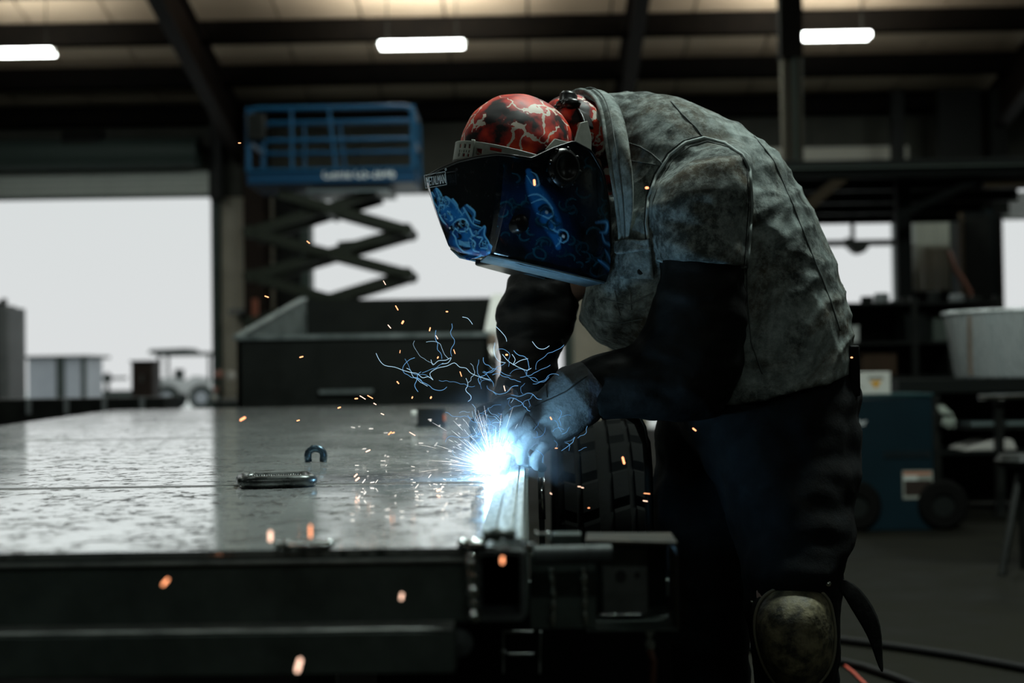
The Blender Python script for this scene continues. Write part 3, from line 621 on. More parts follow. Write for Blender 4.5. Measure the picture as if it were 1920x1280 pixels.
M_ledge = mat('worn_grey_edge', (.34, .36, .34), .45, .3, col2=(.14, .15, .145), scale=22, rvar=.1)  # pale tone puts the edge highlights into the colour
M_weld = mat('weld_bead_silver', (.85, .9, .9), .14, 1, col2=(.5, .55, .55), scale=60, rvar=.15)
M_rust = mat('rusty_plate', (.05, .042, .03), .6, .3, col2=(.02, .02, .016), scale=30, bump=.3, bscale=120)
M_zinc = mat('dull_zinc', (.10, .115, .115), .55, .3, col2=(.035, .04, .04), scale=26, rvar=.12)
Y1 = (CAMZ-DZ)*F/(1024-705)                 # near edge
FY1 = (CAMZ-DZ)*F/(757-705)                 # far edge
tr = thing('flatbed_trailer', 'steel flatbed trailer with a shiny wet plate deck beside the bent worker', 'trailer', (X(500, 4.0), 4.0, 0))
def dx(px, py):                             # deck point from the reading of the photo
    return G(px, py, DZ)
e0, e1 = dx(0, 798), dx(290, 757.5)
def left_at(y): return min(-1.25, e0.x+(e1.x-e0.x)*(y-e0.y)/(e1.y-e0.y))-.0
RX = X(916, Y1, 1001)
s1, s2, s3 = dx(500, 908).y, dx(500, 819).y, dx(500, 787).y
seams = [Y1, s1, s2, s3, s3+1.25, FY1]
for i in range(5):
    ya, yb = seams[i]+(.0015 if i else 0), seams[i+1]-.0015
    la, lb = left_at(ya), left_at(yb)
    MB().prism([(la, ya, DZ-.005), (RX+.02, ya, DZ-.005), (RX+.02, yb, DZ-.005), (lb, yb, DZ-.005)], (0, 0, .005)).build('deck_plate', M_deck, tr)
def bead(pts, r, name='weld_bead', m=None, parent=None, rough=.35, step=.004, flat=1.0, n=8):
    q = []; rr = []
    pts = [Vector(p) for p in pts]
    for a, b in zip(pts[:-1], pts[1:]):
        k = max(2, int((b-a).length/step))
        for i in range(k):
            q.append(a.lerp(b, i/k)+Vector((random.uniform(-1, 1), random.uniform(-1, 1), random.uniform(-1, 1)))*r*.18)
            rr.append(r*(1+rough*math.sin(len(q)*2.1)+random.uniform(-rough, rough)*.6))
    q.append(pts[-1]); rr.append(r*.6)
    return MB().tube(q, rr, n).build(name, m or M_weld, parent, smooth=True)
M_joint = mat('scaled_joint', (.010, .012, .011), .25, .6, col2=(.16, .18, .17), scale=40, contrast=.3, detail=8, stretch=(.6, 2, 1))
# proud lap edges along two seams
for y_, h in ((s1, .0022), (s2, .0025), (s3, .002)):
    MB().prism([(left_at(y_), y_-h*16, DZ), (left_at(y_), y_-h*15, DZ+.0005), (left_at(y_), y_-.001, DZ+.0005), (left_at(y_), y_, DZ)], (RX-left_at(y_), 0, 0)).build('seam_joint', M_joint, tr)
# front beam and lower channel
zf = lambda py, Y=Y1: Z(py, Y, 500)
lx = left_at(Y1)-.1
bx('plate_edge', M_frame, lx, RX, Y1-.0005, Y1+.003, zf(1037), DZ, tr)
bx('front_beam', M_frame, lx, X(884, Y1, 1100), Y1+.004, Y1+.06, zf(1176), zf(1038), tr, bevel=.004)
MB().bar((lx, Y1+.002, zf(1055)), (X(884, Y1, 1100), Y1+.002, zf(1054)), .006, .004).build('beam_rib', M_ledge, tr, bevel=.001)
MB().box(lx, X(850, Y1-.03, 1200), Y1-.035, Y1+.05, zf(1186, Y1-.03), zf(1179, Y1-.03)).build('lower_ledge', M_ledge, tr, bevel=.0015)
bx('lower_beam', M_frame, lx, X(853, Y1-.03, 1200), Y1-.033, Y1+.045, zf(1266, Y1-.03), zf(1186, Y1-.03), tr, bevel=.002)
MB().lathe([(0, 0), (.011, 0), (.013, .004), (.013, .012), (0, .014)], (X(862, Y1, 1205), Y1+.002, zf(1207)), (0, -1, 0), 12).build('plug', M_zinc, tr)
# square tube side rail with open front end (walls of real thickness)
Yt = Y1-.012
ta, tb = X(893, Yt, 1100), X(985, Yt, 1100); tz0, tz1 = Z(1164, Yt, 940), Z(1032, Yt, 940); tw = .0045
def ring_tube(name, a, b, c, d, y0, y1, th, m, parent, rc=.006):
    """rectangular hollow section along y with rounded outer corners"""
    def loop(x0, x1, z0, z1, r):
        out = []
        for cx, cz, s0 in ((x1-r, z1-r, 0), (x0+r, z1-r, 90), (x0+r, z0+r, 180), (x1-r, z0+r, 270)):
            for k in range(5):
                t = math.radians(s0+k*22.5); out.append((cx+r*math.cos(t), cz+r*math.sin(t)))
        return out
    o_, i_ = loop(a, b, c, d, rc), loop(a+th, b-th, c+th, d-th, rc*.6); n = len(o_)
    v = [(x, y0, z) for x, z in o_]+[(x, y0, z) for x, z in i_]+[(x, y1, z) for x, z in o_]+[(x, y1, z) for x, z in i_]
    f = []
    for k in range(n):
        q = (k+1) % n
        f += [(k, q, n+q, n+k), (2*n+k, 3*n+k, 3*n+q, 2*n+q), (k, 2*n+k, 2*n+q, q), (n+k, n+q, 3*n+q, 3*n+k)]
    return add_mesh(name, v, f, m, parent)
ring_tube('side_rail', ta, tb, tz0, tz1, Yt, FY1, tw, M_zinc, tr)
# bright ground angle on top of the rail, where the weld is being laid
M_ground = mat('bright_ground_steel', (.62, .68, .70), .6, 0, spec=.12, col2=(.30, .34, .35), scale=30, rvar=.1, stretch=(6, .4, 1), bump=.15, bscale=50)
ra, rb = X(918, Y1, 1003), X(981, Y1, 1003)
zr_ = DZ+.006
bx('ground_margin', mat('ground_margin', (.50, .55, .56), .65, spec=.05, col2=(.24, .27, .28), scale=60, stretch=(4, .6, 1)), X(892, Y1, 1003), ra+.002, Y1, FY1, DZ-.001, DZ+.0008, tr)  # matte strip added to keep the arc's glare streak off the deck
MB().prism([(ra, Y1+.01, DZ), (ra+.005, Y1+.01, zr_), (ra+.02, Y1+.01, zr_+.001), (ra+.0215, Y1+.01, zr_-.003), (ra+.023, Y1+.01, zr_+.001), (rb-.002, Y1+.01, zr_+.002), (rb, Y1+.01, DZ-.004)], (0, FY1-Y1-.02, 0)).build('top_angle', M_ground, tr)
bx('rail_web', M_frame, rb, rb+.004, Y1+.02, FY1, tz0, DZ+.004, tr)
# weld beads and lumps
bead([P(884, 1036, Yt), P(882, 1060, Yt), P(886, 1100, Yt), P(890, 1165, Yt)], .0058, parent=tr)
bead([P(862, 1018, Y1), P(895, 1020, Y1-.004), P(912, 1019, Y1)], .0055, parent=tr)
bead([P(517, 1022, Y1-.003), P(560, 1022, Y1-.005), P(590, 1023, Y1-.004), P(626, 1021, Y1-.003)], .0042, parent=tr, flat=.6)
bead([P(905, 1008, Y1), P(935, 1001, Y1), P(968, 1004, Y1)], .0055, m=M_frame, parent=tr)
bead([P(990, 1018, Yt), P(993, 1040, Yt)], .006, parent=tr)
# pipe, brackets and the open channel to the right
YB2 = 1.50
MB().cyl(P(1000, 1041, YB2-.04), P(1147, 1038, YB2-.04), .0098, 24).build('pipe', M_zinc, tr, smooth=False, bevel=.001)
bx('small_plate', M_frame, X(1036, YB2, 1010), X(1090, YB2, 1010), YB2-.01, YB2+.02, Z(1024, YB2, 1060), Z(1000, YB2, 1060), tr, bevel=.001)
bead([P(1004, 1000, YB2-.01), P(1030, 1000, YB2-.012), P(1032, 1018, YB2-.012)], .0022, parent=tr)
bx('cross_plate', M_frame, X(988, YB2), X(1110, YB2), YB2, YB2+.02, Z(1178, YB2, 1060), Z(1040, YB2, 1060), tr)
bead([P(1034, 1064, YB2-.002), P(1038, 1120, YB2-.002), P(1037, 1174, YB2-.002)], .0034, parent=tr)
bead([P(1094, 1064, YB2-.002), P(1096, 1110, YB2-.002), P(1098, 1172, YB2-.002)], .0034, parent=tr)
# channel box: top flange, right edge, bottom, back plate
yc0, yc1 = YB2+.0, YB2+.09
MB().prism([P(1098, 1018, yc0), P(1270, 1022, yc0), P(1258, 1003, yc1), P(1100, 1003, yc1)], (0, 0, .003)).build('channel_top', M_rust, tr)
bx('channel_side', M_rust, X(1269, yc0, 1100), X(1272, yc0, 1100), yc0, yc1, Z(1181, yc0, 1260), Z(1020, yc0, 1260), tr)
bx('channel_bottom', M_frame, X(1098, yc0, 1100), X(1272, yc0, 1100), yc0, yc1, Z(1183, yc0, 1200), Z(1180, yc0, 1200), tr)
bx('channel_back', M_frame, X(1098, yc1, 1100), X(1250, yc1, 1100), yc1, yc1+.004, Z(1178, yc1, 1200), Z(1010, yc1, 1200), tr)
hp = MB(); xa, xb, za, zb = X(1124, YB2+.03), X(1208, YB2+.03), Z(1152, YB2+.03, 1160), Z(1028, YB2+.03, 1160)
pl = bx('gusset_plate', mat('flaked_zinc', (.14, .15, .145), .45, .4, col2=(.05, .055, .05), scale=30, rvar=.15, contrast=.7), xa, xb, YB2+.03, YB2+.034, za, zb, tr, bevel=.001)
for px, py, r in ((1164, 1079, .0058), (1195, 1077, .003)):
    MB().cyl(P(px, py, YB2+.0285), P(px, py, YB2+.0305), r, 16).build('bolt_hole', M_black, pl)
bead([P(1124, 1153, YB2+.028), P(1206, 1151, YB2+.028)], .0012, parent=tr)
# bolt and hose below
bb = MB(); c = P(1217, 1200, YB2+.02)
bb.lathe([(0, .012), (.005, .012), (.0052, .006), (.003, .006), (.003, 0), (.006, 0), (.0062, -.006), (.0045, -.009), (0, -.009)], c, (0, 0, 1), 6).build('bolt', mat('chrome_bolt', (.6, .65, .66), .2, 1), tr)
MB().tube([P(1218, 1218, YB2+.02), P(1226, 1240, YB2+.02), P(1224, 1275, YB2+.02), P(1218, 1320, YB2+.02)], .0035, 8).build('rusty_hose', mat('rust_brown', (.06, .022, .01), .6), tr, smooth=True)
# thin ladder-like bracket below the rail
yl = YB2+.05
for a, b in (((944, 1183), (944, 1262)), ((1014, 1183), (1012, 1262)), ((946, 1184), (1000, 1184)), ((952, 1226), (1000, 1226))):
    MB().bar(P(*a, yl), P(*b, yl), .004, .002).build('step_bar', M_ledge, tr)
bx('light_socket', M_zinc, X(930, yl), X(941, yl), yl, yl+.02, Z(1233, yl, 936), Z(1222, yl, 936), tr, bevel=.002)
# chassis beams, axle, wheel
for xx in (left_at(3)+.2, -.35): bx('chassis_beam', M_frame, xx, xx+.06, Y1+.07, FY1-.1, DZ-.12, DZ-.006, tr)
y = Y1+.5
while y < FY1: bx('cross_member', M_frame, left_at(y)+.05, tb-.05, y, y+.04, DZ-.09, DZ-.006, tr); y += .8
wc = Vector((X(1128, 2.9), 3.12, .43))
MB().cyl((-1.85, wc.y, wc.z), (wc.x+.06, wc.y, wc.z), .03, 12).build('axle', M_frame, tr)
for yy in (2.0, 6.6):
    for xx in (-1.1, -.3): MB().bar((xx, yy, .0), (xx, yy, DZ-.12), .05, .05, (0, 1, 0)).box(xx-.07, xx+.07, yy-.07, yy+.07, 0, .01).build('jack_leg', M_frame, tr)
def tire(cx, parent):
    R, W = .43, .095; m_ = MB(); n = 168
    prof = [(.60, -.8), (.78, -1.02), (.90, -1.05), (.965, -.98), (.985, -.90), (1, -.86), (1, -.62), (.972, -.60), (.972, -.50), (1.003, -.48), (1.005, -.16), (.975, -.14), (.975, -.02), (.975, .02), (.975, .14), (1.005, .16), (1.003, .48), (.972, .50), (.972, .60), (1, .62), (1, .86), (.985, .90), (.965, .98), (.90, 1.05), (.78, 1.02), (.60, .8)]
    k = len(prof)
    for j in range(n):
        t = 2*math.pi*j/n
        for i, (r, a) in enumerate(prof):
            rr = r*R
            if j % 6 == 5 and i in (4, 5, 6, 9, 10, 15, 16, 19, 20, 21): rr -= .011
            sk = .012*math.sin(a*3)
            m_.v.append(Vector((cx+a*W, wc.y-rr*math.cos(t+sk*4), wc.z+rr*math.sin(t+sk*4))))
    for j in range(n):
        for i in range(k-1): m_.f.append((j*k+i, j*k+i+1, ((j+1) % n)*k+i+1, ((j+1) % n)*k+i))
    wh = m_.build('tire', mat('tire_rubber', (.0035, .004, .004), .9, spec=.04, col2=(.006, .0065, .006), scale=18, rvar=.1, bump=.2, bscale=80), parent)
    MB().lathe([(0, -.02), (.08, -.02), (.09, -.05), (.22, -.06), (.265, -.078), (.265, .078), (.22, .0), (.09, .0), (0, .02)], (cx, wc.y, wc.z), (1, 0, 0), 32).build('rim', M_zinc, wh)
tire(wc.x, tr); tire(-1.75, tr)
bx('mud_flap', mat('flap_rubber', (.003, .003, .003), .8, spec=.1), X(700, 1.9), X(1250, 1.9), 1.9, 1.91, .12, DZ-.125, tr)  # black sheet added to keep the space under the deck dark
bx('flap_hanger', M_frame, X(700, 1.9), X(1250, 1.9), 1.885, 1.915, DZ-.13, DZ-.11, tr)
# stake beyond the rail, with a mirror pin added to make a bright streak
ys = 2.75
bx('stake', mat('stake_grey', (.20, .225, .225), .4), X(1009, ys, 870), X(1020, ys, 870), ys, ys+.01, DZ-.25, Z(848, ys, 1014), tr)
MB().cyl((X(1016, ys-.01, 930), ys-.012, Z(972, ys, 1014)), (X(1015, ys-.01, 930), ys-.012, Z(894, ys, 1014)), .0068, 20).build('polished_pin', mat('polished_tube', (.97, .98, .97), .12, 1), tr, smooth=True)
# ================================================================== THINGS ON THE DECK
M_cast = mat('dark_forged_steel', (.035, .038, .037), .28, .8, col2=(.10, .11, .108), scale=30, rvar=.1)
def ringlink():
    Yr = (CAMZ-DZ)*F/(905-705); s = Yr/F
    cx, cy = X(516, Yr, 900), Yr+.01
    t = thing('ring_link', 'flat rounded steel ring link lying on the deck nearest the camera', 'ring', (cx, cy, DZ))
    pts = []; hw, hd, r = 62*s, .048, .02; th = .0095
    ang = math.radians(14)
    for cxx, cyy, a0 in ((hw-r, hd-r, 0), (-hw+r, hd-r, 90), (-hw+r, -hd+r, 180), (hw-r, -hd+r, 270)):
        for k in range(7):
            a = math.radians(a0+k*15); lx_, ly_ = cxx+r*math.cos(a), cyy+r*math.sin(a)
            pts.append(Vector((cx+lx_*math.cos(ang)-ly_*math.sin(ang), cy+lx_*math.sin(ang)+ly_*math.cos(ang), DZ+th)))
    MB().tube(pts, th, 14, closed=True).build('ring_body', M_cast, t, smooth=True)
    m_ = MB()
    for k in range(22):
        f = k/21; a = Vector((cx-.035+.075*f, cy-.030+.012*f, DZ+th*1.93)); m_.sphere(a, .0011, 6, 4)
    m_.build('knurl_dots', mat('polished_dots', (.8, .82, .8), .2, 1), t)  # shiny dots added as the row of highlights on the ring
ringlink()
Yu = (CAMZ-DZ)*F/(861-705); s = Yu/F; ux = X(592, Yu, 850)
pts = [Vector((ux-14*s, Yu, DZ+.001)), Vector((ux-14.5*s, Yu, DZ+12*s))]
for k in range(9):
    a = math.pi*(1-k/8); pts.append(Vector((ux+14.5*s*math.cos(a), Yu, DZ+(14+12*math.sin(a))*s)))
pts += [Vector((ux+14.5*s, Yu, DZ+12*s)), Vector((ux+14*s, Yu, DZ+.001))]
tag(MB().tube(pts, .0074, 12).build('pipe_saddle', mat('blue_black_steel', (.08, .13, .17), .3, .8, rvar=.08, col2=(.03, .04, .05), scale=50), smooth=True), 'small arch-shaped steel saddle standing on the deck behind the ring link', 'bracket')
Yk = (CAMZ-DZ)*F/(798-705)
t = thing('coupler_block', 'black steel block with a pale stub on the far part of the deck', 'block', (X(808, Yk, 780), Yk, DZ))
bx('block', M_black, X(782, Yk, 780), X(833, Yk, 780), Yk, Yk+.08, DZ, Z(764, Yk, 808), t, bevel=.006)
bx('flange', M_black, X(779, Yk, 780), X(836, Yk, 780), Yk-.01, Yk+.09, DZ, DZ+.008, t, bevel=.002)
MB().cyl((X(770, Yk, 775), Yk+.03, Z(775, Yk, 775)), (X(783, Yk, 775), Yk+.03, Z(775, Yk, 775)), .009, 14).build('pale_stub', mat('pale_stub_steel', (.75, .75, .72), .4), t, bevel=.002)
bx('orange_tab', mat('orange_tab', (.55, .14, .05), .4), X(831, Yk, 780), X(835, Yk, 780), Yk-.004, Yk+.02, Z(789, Yk, 833), Z(777, Yk, 833), t)
# ================================================================== THE WORKER
def nz(p, s, k=0): return noise.noise(Vector((p[0]*s[0]+k, p[1]*s[1]+k*1.7, p[2]*s[2]-k)))
def denim_mat(name, base, dark, brown, pale):
    m = bpy.data.materials.new(name); m.use_nodes = True; nt = m.node_tree; b = nt.nodes['Principled BSDF']; L = nt.links.new; N = nt.nodes.new
    tc = N('ShaderNodeTexCoord')
    n1 = N('ShaderNodeTexNoise'); n1.inputs['Scale'].default_value = 7; n1.inputs['Detail'].default_value = 8; n1.inputs['Roughness'].default_value = .68; n1.inputs['Distortion'].default_value = .8
    n2 = N('ShaderNodeTexNoise'); n2.inputs['Scale'].default_value = 4; n2.inputs['Detail'].default_value = 7; n2.inputs['Roughness'].default_value = .7; n2.inputs['Distortion'].default_value = 1.2
    n3 = N('ShaderNodeTexNoise'); n3.inputs['Scale'].default_value = 900; n3.inputs['Detail'].default_value = 2
    n4 = N('ShaderNodeTexNoise'); n4.inputs['Scale'].default_value = 45; n4.inputs['Detail'].default_value = 8; n4.inputs['Roughness'].default_value = .75
    for n in (n1, n2, n3, n4): L(tc.outputs['Object'], n.inputs[0])
    r1 = N('ShaderNodeMapRange'); r1.inputs[1].default_value = .42; r1.inputs[2].default_value = .60; L(n1.outputs[0], r1.inputs[0])
    r2 = N('ShaderNodeMapRange'); r2.inputs[1].default_value = .5; r2.inputs[2].default_value = .62; L(n2.outputs[0], r2.inputs[0])
    r4 = N('ShaderNodeMapRange'); r4.inputs[1].default_value = .45; r4.inputs[2].default_value = .75; L(n4.outputs[0], r4.inputs[0])
    m1 = N('ShaderNodeMixRGB'); m1.inputs[1].default_value = (*dark, 1); m1.inputs[2].default_value = (*base, 1); L(r1.outputs[0], m1.inputs[0])
    m2 = N('ShaderNodeMixRGB'); m2.inputs[2].default_value = (*brown, 1); L(r2.outputs[0], m2.inputs[0]); L(m1.outputs[0], m2.inputs[1])
    m3 = N('ShaderNodeMixRGB'); m3.inputs[2].default_value = (*pale, 1); L(m2.outputs[0], m3.inputs[1])
    q = N('ShaderNodeMath'); q.operation = 'MULTIPLY'; q.inputs[1].default_value = .55; L(r4.outputs[0], q.inputs[0]); L(q.outputs[0], m3.inputs[0])
    L(m3.outputs[0], b.inputs['Base Color']); b.inputs['Roughness'].default_value = .85; b.inputs['Specular IOR Level'].default_value = .15
    b1 = N('ShaderNodeBump'); b1.inputs['Strength'].default_value = .25; b1.inputs['Distance'].default_value = .0008; L(n3.outputs[0], b1.inputs['Height'])
    b2 = N('ShaderNodeBump'); b2.inputs['Strength'].default_value = .55; b2.inputs['Distance'].default_value = .004; L(n4.outputs[0], b2.inputs['Height']); L(b1.outputs[0], b2.inputs['Normal'])
    L(b2.outputs[0], b.inputs['Normal']); return m
M_denim = denim_mat('worn_grey_denim', (.20, .235, .225), (.034, .040, .037), (.065, .055, .038), (.52, .58, .55))
M_denim2 = denim_mat('dark_denim_trousers', (.004, .0055, .006), (.0015, .002, .002), (.0025, .0025, .002), (.010, .014, .016))
M_leath = mat('black_leather_sleeve', (.0035, .004, .0036), .62, col2=(.008, .008, .0075), scale=12, rvar=.1, bump=.35, bscale=60, spec=.1)
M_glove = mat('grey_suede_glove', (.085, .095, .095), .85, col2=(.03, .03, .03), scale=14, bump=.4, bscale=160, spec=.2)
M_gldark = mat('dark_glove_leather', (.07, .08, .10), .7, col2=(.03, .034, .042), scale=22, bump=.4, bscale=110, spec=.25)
M_skin = mat('skin', (.42, .26, .19), .55)
M_seam = mat('seam_thread', (.10, .115, .11), .8)
TY = 2.60                                   # mid plane of the worker
base = Vector((P(1450, 705, TY).x, TY, 0))
# ---- body: one continuous figure inside the clothes (head, neck, trunk, arms, legs)
OH = P(979, 340, 2.45)                      # helmet frame origin
hu = Vector((-.78, -.58, .18)).normalized(); hw = Vector((.6, -.78, -.02)).normalized(); hv = hw.cross(hu).normalized()
if hv.z > 0: hv = -hv
hu = (hw.cross(hv) if hw.cross(hv).dot(hu) > 0 else hv.cross(hw)).normalized()
def HL(u, w_, v): return OH+hu*u+hw*w_+hv*v
b = MB()
head_c = HL(.01, 0, -.035)
b.sphere(head_c, (.098, .074, .092), 20, 14, (hu, hw, hv))
b.sphere(HL(-.045, 0, .02), (.06, .055, .06), 14, 10, (hu, hw, hv))      # jaw
b.caps_chain([HL(.0, 0, .052), HL(-.012, 0, .07)], [.011, .013], 8)      # nose
b.sphere(HL(.012, .03, .045), .012, 8, 6); b.sphere(HL(.012, -.03, .045), .012, 8, 6)
b.sphere(HL(-.05, 0, .078), (.012, .026, .008), 10, 6, (hu, hw, hv))     # mouth
for s_ in (-1, 1): b.sphere(HL(-.01, s_*.078, -.005), (.03, .009, .018), 10, 8, (hu, hw, hv))
nk = P(1190, 290, TY+.10)
b.caps_chain([HL(-.05, 0, -.03), nk], [.045, .05], 14)
sh_n, sh_f = P(1300, 365, 2.47), P(1280, 370, 2.74)
b.caps_chain([nk, P(1300, 360, TY), P(1430, 540, TY), P(1440, 740, TY)], [.08, .12, .135, .14], 16)
b.caps_chain([sh_n, P(1300, 690, 2.40)], [.05, .045], 12); b.caps_chain([P(1300, 690, 2.40), P(1105, 755, 2.36), P(1075, 768, 2.365)], [.045, .03, .026], 12)
b.caps_chain([sh_f, P(1010, 575, 2.74)], [.05, .038], 12); b.caps_chain([P(1010, 575, 2.74), P(998, 650, 2.64), P(965, 745, 2.50), P(955, 768, 2.465)], [.036, .03, .025, .022], 12)
knee_n, ank_n = P(1492, 1185, 2.36), Vector((P(1500, 1300, 2.62).x, 2.66, .10))
knee_f, ank_f = P(1315, 1195, 2.66), Vector((P(1330, 1300, 2.8).x, 2.80, .10))
b.caps_chain([P(1460, 760, 2.52), knee_n, ank_n], [.105, .062, .045], 14)
b.caps_chain([P(1400, 760, 2.70), knee_f, ank_f], [.105, .062, .045], 14)
co, fa = fuse(b, .012, 2)
worker = add_mesh('person', co, fa, M_skin, None, smooth=True)
tag(worker, 'person in grey denim jacket and red cap bent over the steel deck, welding', 'person')
# ---- trousers
b = MB()
b.loft([((1575, 640), (1290, 720), 2.58, .17), ((1606, 740), (1262, 790), 2.57, .19), ((1608, 860), (1330, 880), 2.52, .17), ((1600, 970), (1375, 985), 2.46, .14),
        ((1585, 1060), (1392, 1075), 2.41, .115), ((1576, 1120), (1402, 1130), 2.42, .10), ((1570, 1200), (1410, 1205), 2.43, .095), ((1562, 1300), (1420, 1300), 2.48, .085), ((1560, 1480), (1430, 1480), 2.56, .08), ((1565, 1610), (1440, 1610), 2.63, .085)], 26)
b.loft([((1540, 700), (1235, 740), 2.66, .17), ((1520, 830), (1228, 830), 2.69, .15), ((1470, 960), (1222, 960), 2.68, .125), ((1420, 1080), (1222, 1080), 2.66, .11), ((1408, 1180), (1225, 1190), 2.65, .10), ((1402, 1300), (1238, 1300), 2.68, .09), ((1400, 1480), (1250, 1480), 2.74, .085), ((1400, 1590), (1262, 1590), 2.80, .088)], 26)
def fold_leg(p, n): 
    return .010*nz(p, (9, 9, 16), 3)+.005*nz(p, (22, 22, 34), 8)
co, fa = fuse(b, .0085, 3, fold_leg)
trs = add_mesh('trousers', co, fa, M_denim2, worker, smooth=True)
# boots (below the frame)
for ank in (ank_n, ank_f):
    b = MB(); b.caps_chain([ank+Vector((0, 0, .06)), ank+Vector((.0, 0, -.02))], [.055, .058], 12)
    b.sphere(ank+Vector((.02, 0, -.045)), (.055, .05, .052), 12, 8); b.caps_chain([ank+Vector((0, -.01, -.05)), ank+Vector((-.12, -.05, -.055))], [.05, .042], 12)
    co, fa = fuse(b, .009, 2); co[:, 2] = np.maximum(co[:, 2], .004)
    bo = add_mesh('boot', co, fa, M_leath, worker, smooth=True)
    a = ank; MB().prism([(a.x+.075, a.y-.05, 0), (a.x+.075, a.y+.045, 0), (a.x-.1, a.y+.01, 0), (a.x-.165, a.y-.03, 0), (a.x-.16, a.y-.08, 0), (a.x-.1, a.y-.095, 0)], (0, 0, .02)).build('sole', M_black, bo, bevel=.004)
# ---- denim jacket trunk
b = MB()
b.loft([((1112, 186), (1150, 400), TY+.05, .10), ((1140, 178), (1165, 480), TY+.05, .12), ((1190, 176), (1092, 566), TY+.05, .15), ((1240, 184), (1086, 600), TY+.03, .19), ((1300, 203), (1118, 640), TY, .22),
        ((1380, 240), (1168, 662), TY, .225), ((1448, 292), (1190, 690), TY, .225), ((1508, 385), (1200, 710), TY, .22), ((1552, 480), (1225, 735), TY-.01, .21), ((1582, 580), (1255, 745), TY-.02, .20), ((1592, 650), (1270, 760), TY-.03, .19), ((1588, 700), (1290, 775), TY-.04, .185)], 34, 2.4)
# near and far short sleeves of the jacket
def sleeve(b, dy, y0):
    s_ = 1 if dy == 0 else -1
    b.loft([((1390, 262), (1215, 330), y0+.10*s_, .10), ((1408, 300), (1214, 360), y0+.03*s_, .11), ((1410, 350), (1213, 400), y0+.0*s_, .105), ((1408, 410), (1222, 432), y0-.0*s_, .10), ((1404, 458), (1228, 470), y0-.012*s_, .095), ((1401, 505), (1232, 489), y0-.02*s_, .09)], 26, 2.2)
sleeve(b, 0, 2.40); 
b.loft([((1390, 270), (1215, 330), 2.70, .10), ((1330, 300), (1130, 420), 2.76, .10), ((1250, 380), (1060, 520), 2.78, .10), ((1200, 430), (1010, 560), 2.78, .09)], 22, 2.2)
def fold_jacket(p, n):
    q = p-P(1290, 420, 2.4)
    along = q.x*.75+q.z*.66
    a = .009*nz(p, (7, 9, 7), 1)
    # diagonal drag folds over the back, near-horizontal folds low on the sleeve
    rid = 1-abs(noise.noise(Vector((along*9, (q.x*.66-q.z*.75)*22+nz(p, (5, 5, 5), 4)*1.6, p.y*6))))*2
    a += .0075*(max(0, rid)**1.6-.25)
    r2 = 1-abs(noise.noise(Vector((p.x*13+p.z*9, p.y*8, (p.z-p.x*.4)*15+7))))*2.4
    a += .004*max(0, r2)**2
    if p.z < P(1300, 390, 2.4).z and p.y < 2.52 and p.x < P(1420, 500, 2.4).x:
        a += .0065*noise.noise(Vector((p.x*10, p.y*12, p.z*48+p.x*20)))
    a += .002*nz(p, (40, 40, 40), 9)
    return a*(.25+.75*min(1, abs(n.y)*1.3))*.8
co, fa = fuse(b, .006, 4, fold_jacket)
jk = add_mesh('jacket', co, fa, M_denim, worker, smooth=True)
# surface finder so seams and pockets lie on the cloth
from mathutils.bvhtree import BVHTree
bvh = BVHTree.FromPolygons([Vector(c) for c in co], fa)
def on_jacket(px, py, off=.0015):
    d = ray(px, py).normalized(); h = bvh.ray_cast(CAMP, d)
    return (h[0]+h[1]*off*(1 if h[1].dot(d) < 0 else -1)) if h[0] is not None else None
def interp(pts, step=6):
    out = []
    for a, b_ in zip(pts[:-1], pts[1:]):
        n = max(1, int(math.hypot(a[0]-b_[0], a[1]-b_[1])/step))
        for i in range(n): out.append((a[0]+(b_[0]-a[0])*i/n, a[1]+(b_[1]-a[1])*i/n))
    return out+[pts[-1]]
def seam(pts, r=.0016, m=None, off=.0006, nm='seam'):
    q = [on_jacket(*p, off) for p in interp(pts)]; q = [p for p in q if p is not None]
    keep = [q[0]] if q else []
    for p in q[1:]:
        if (p-keep[-1]).length < .03: keep.append(p)
    if len(keep) > 2: return MB().tube(keep, r, 6).build(nm, m or M_seam, jk, smooth=True)
arm = [(1218, 470), (1213, 420), (1217, 372), (1232, 330), (1256, 292), (1286, 268), (1320, 259), (1360, 270), (1392, 292), (1405, 320), (1409, 380), (1404, 450), (1400, 500)]
seam(arm, .0028, mat('seam_ridge', (.30, .34, .33), .8), .0012)
seam([(x-5, y-4) for x, y in arm], .0009, mat('seam_shadow', (.01, .012, .012), .9), .0004)
seam([(x+7, y+6) for x, y in arm[1:8]], .0009)
seam([(1128, 190), (1150, 230), (1165, 280), (1172, 300), (1240, 310), (1243, 308)], .0012)
seam([(1160, 262), (1200, 275), (1222, 288), (1243, 308)], .0014)
seam([(1258, 190), (1280, 215), (1305, 240), (1318, 258)], .0014)
seam([(1410, 250), (1450, 300), (1485, 380), (1520, 470), (1556, 560), (1575, 620)], .0013)
seam([(1404, 440), (1450, 470), (1500, 520), (1545, 580), (1582, 640)], .0016)
seam([(1400, 500), (1402, 560), (1408, 640), (1430, 700)], .0012)
seam([(1100, 548), (1120, 590), (1146, 632)], .0012); seam([(1130, 560), (1180, 570), (1225, 548)], .0014); seam([(1120, 600), (1160, 606), (1205, 598)], .0012)
seam([(1154, 545), (1158, 575), (1163, 590)], .001); seam([(1182, 545), (1184, 580)], .001)
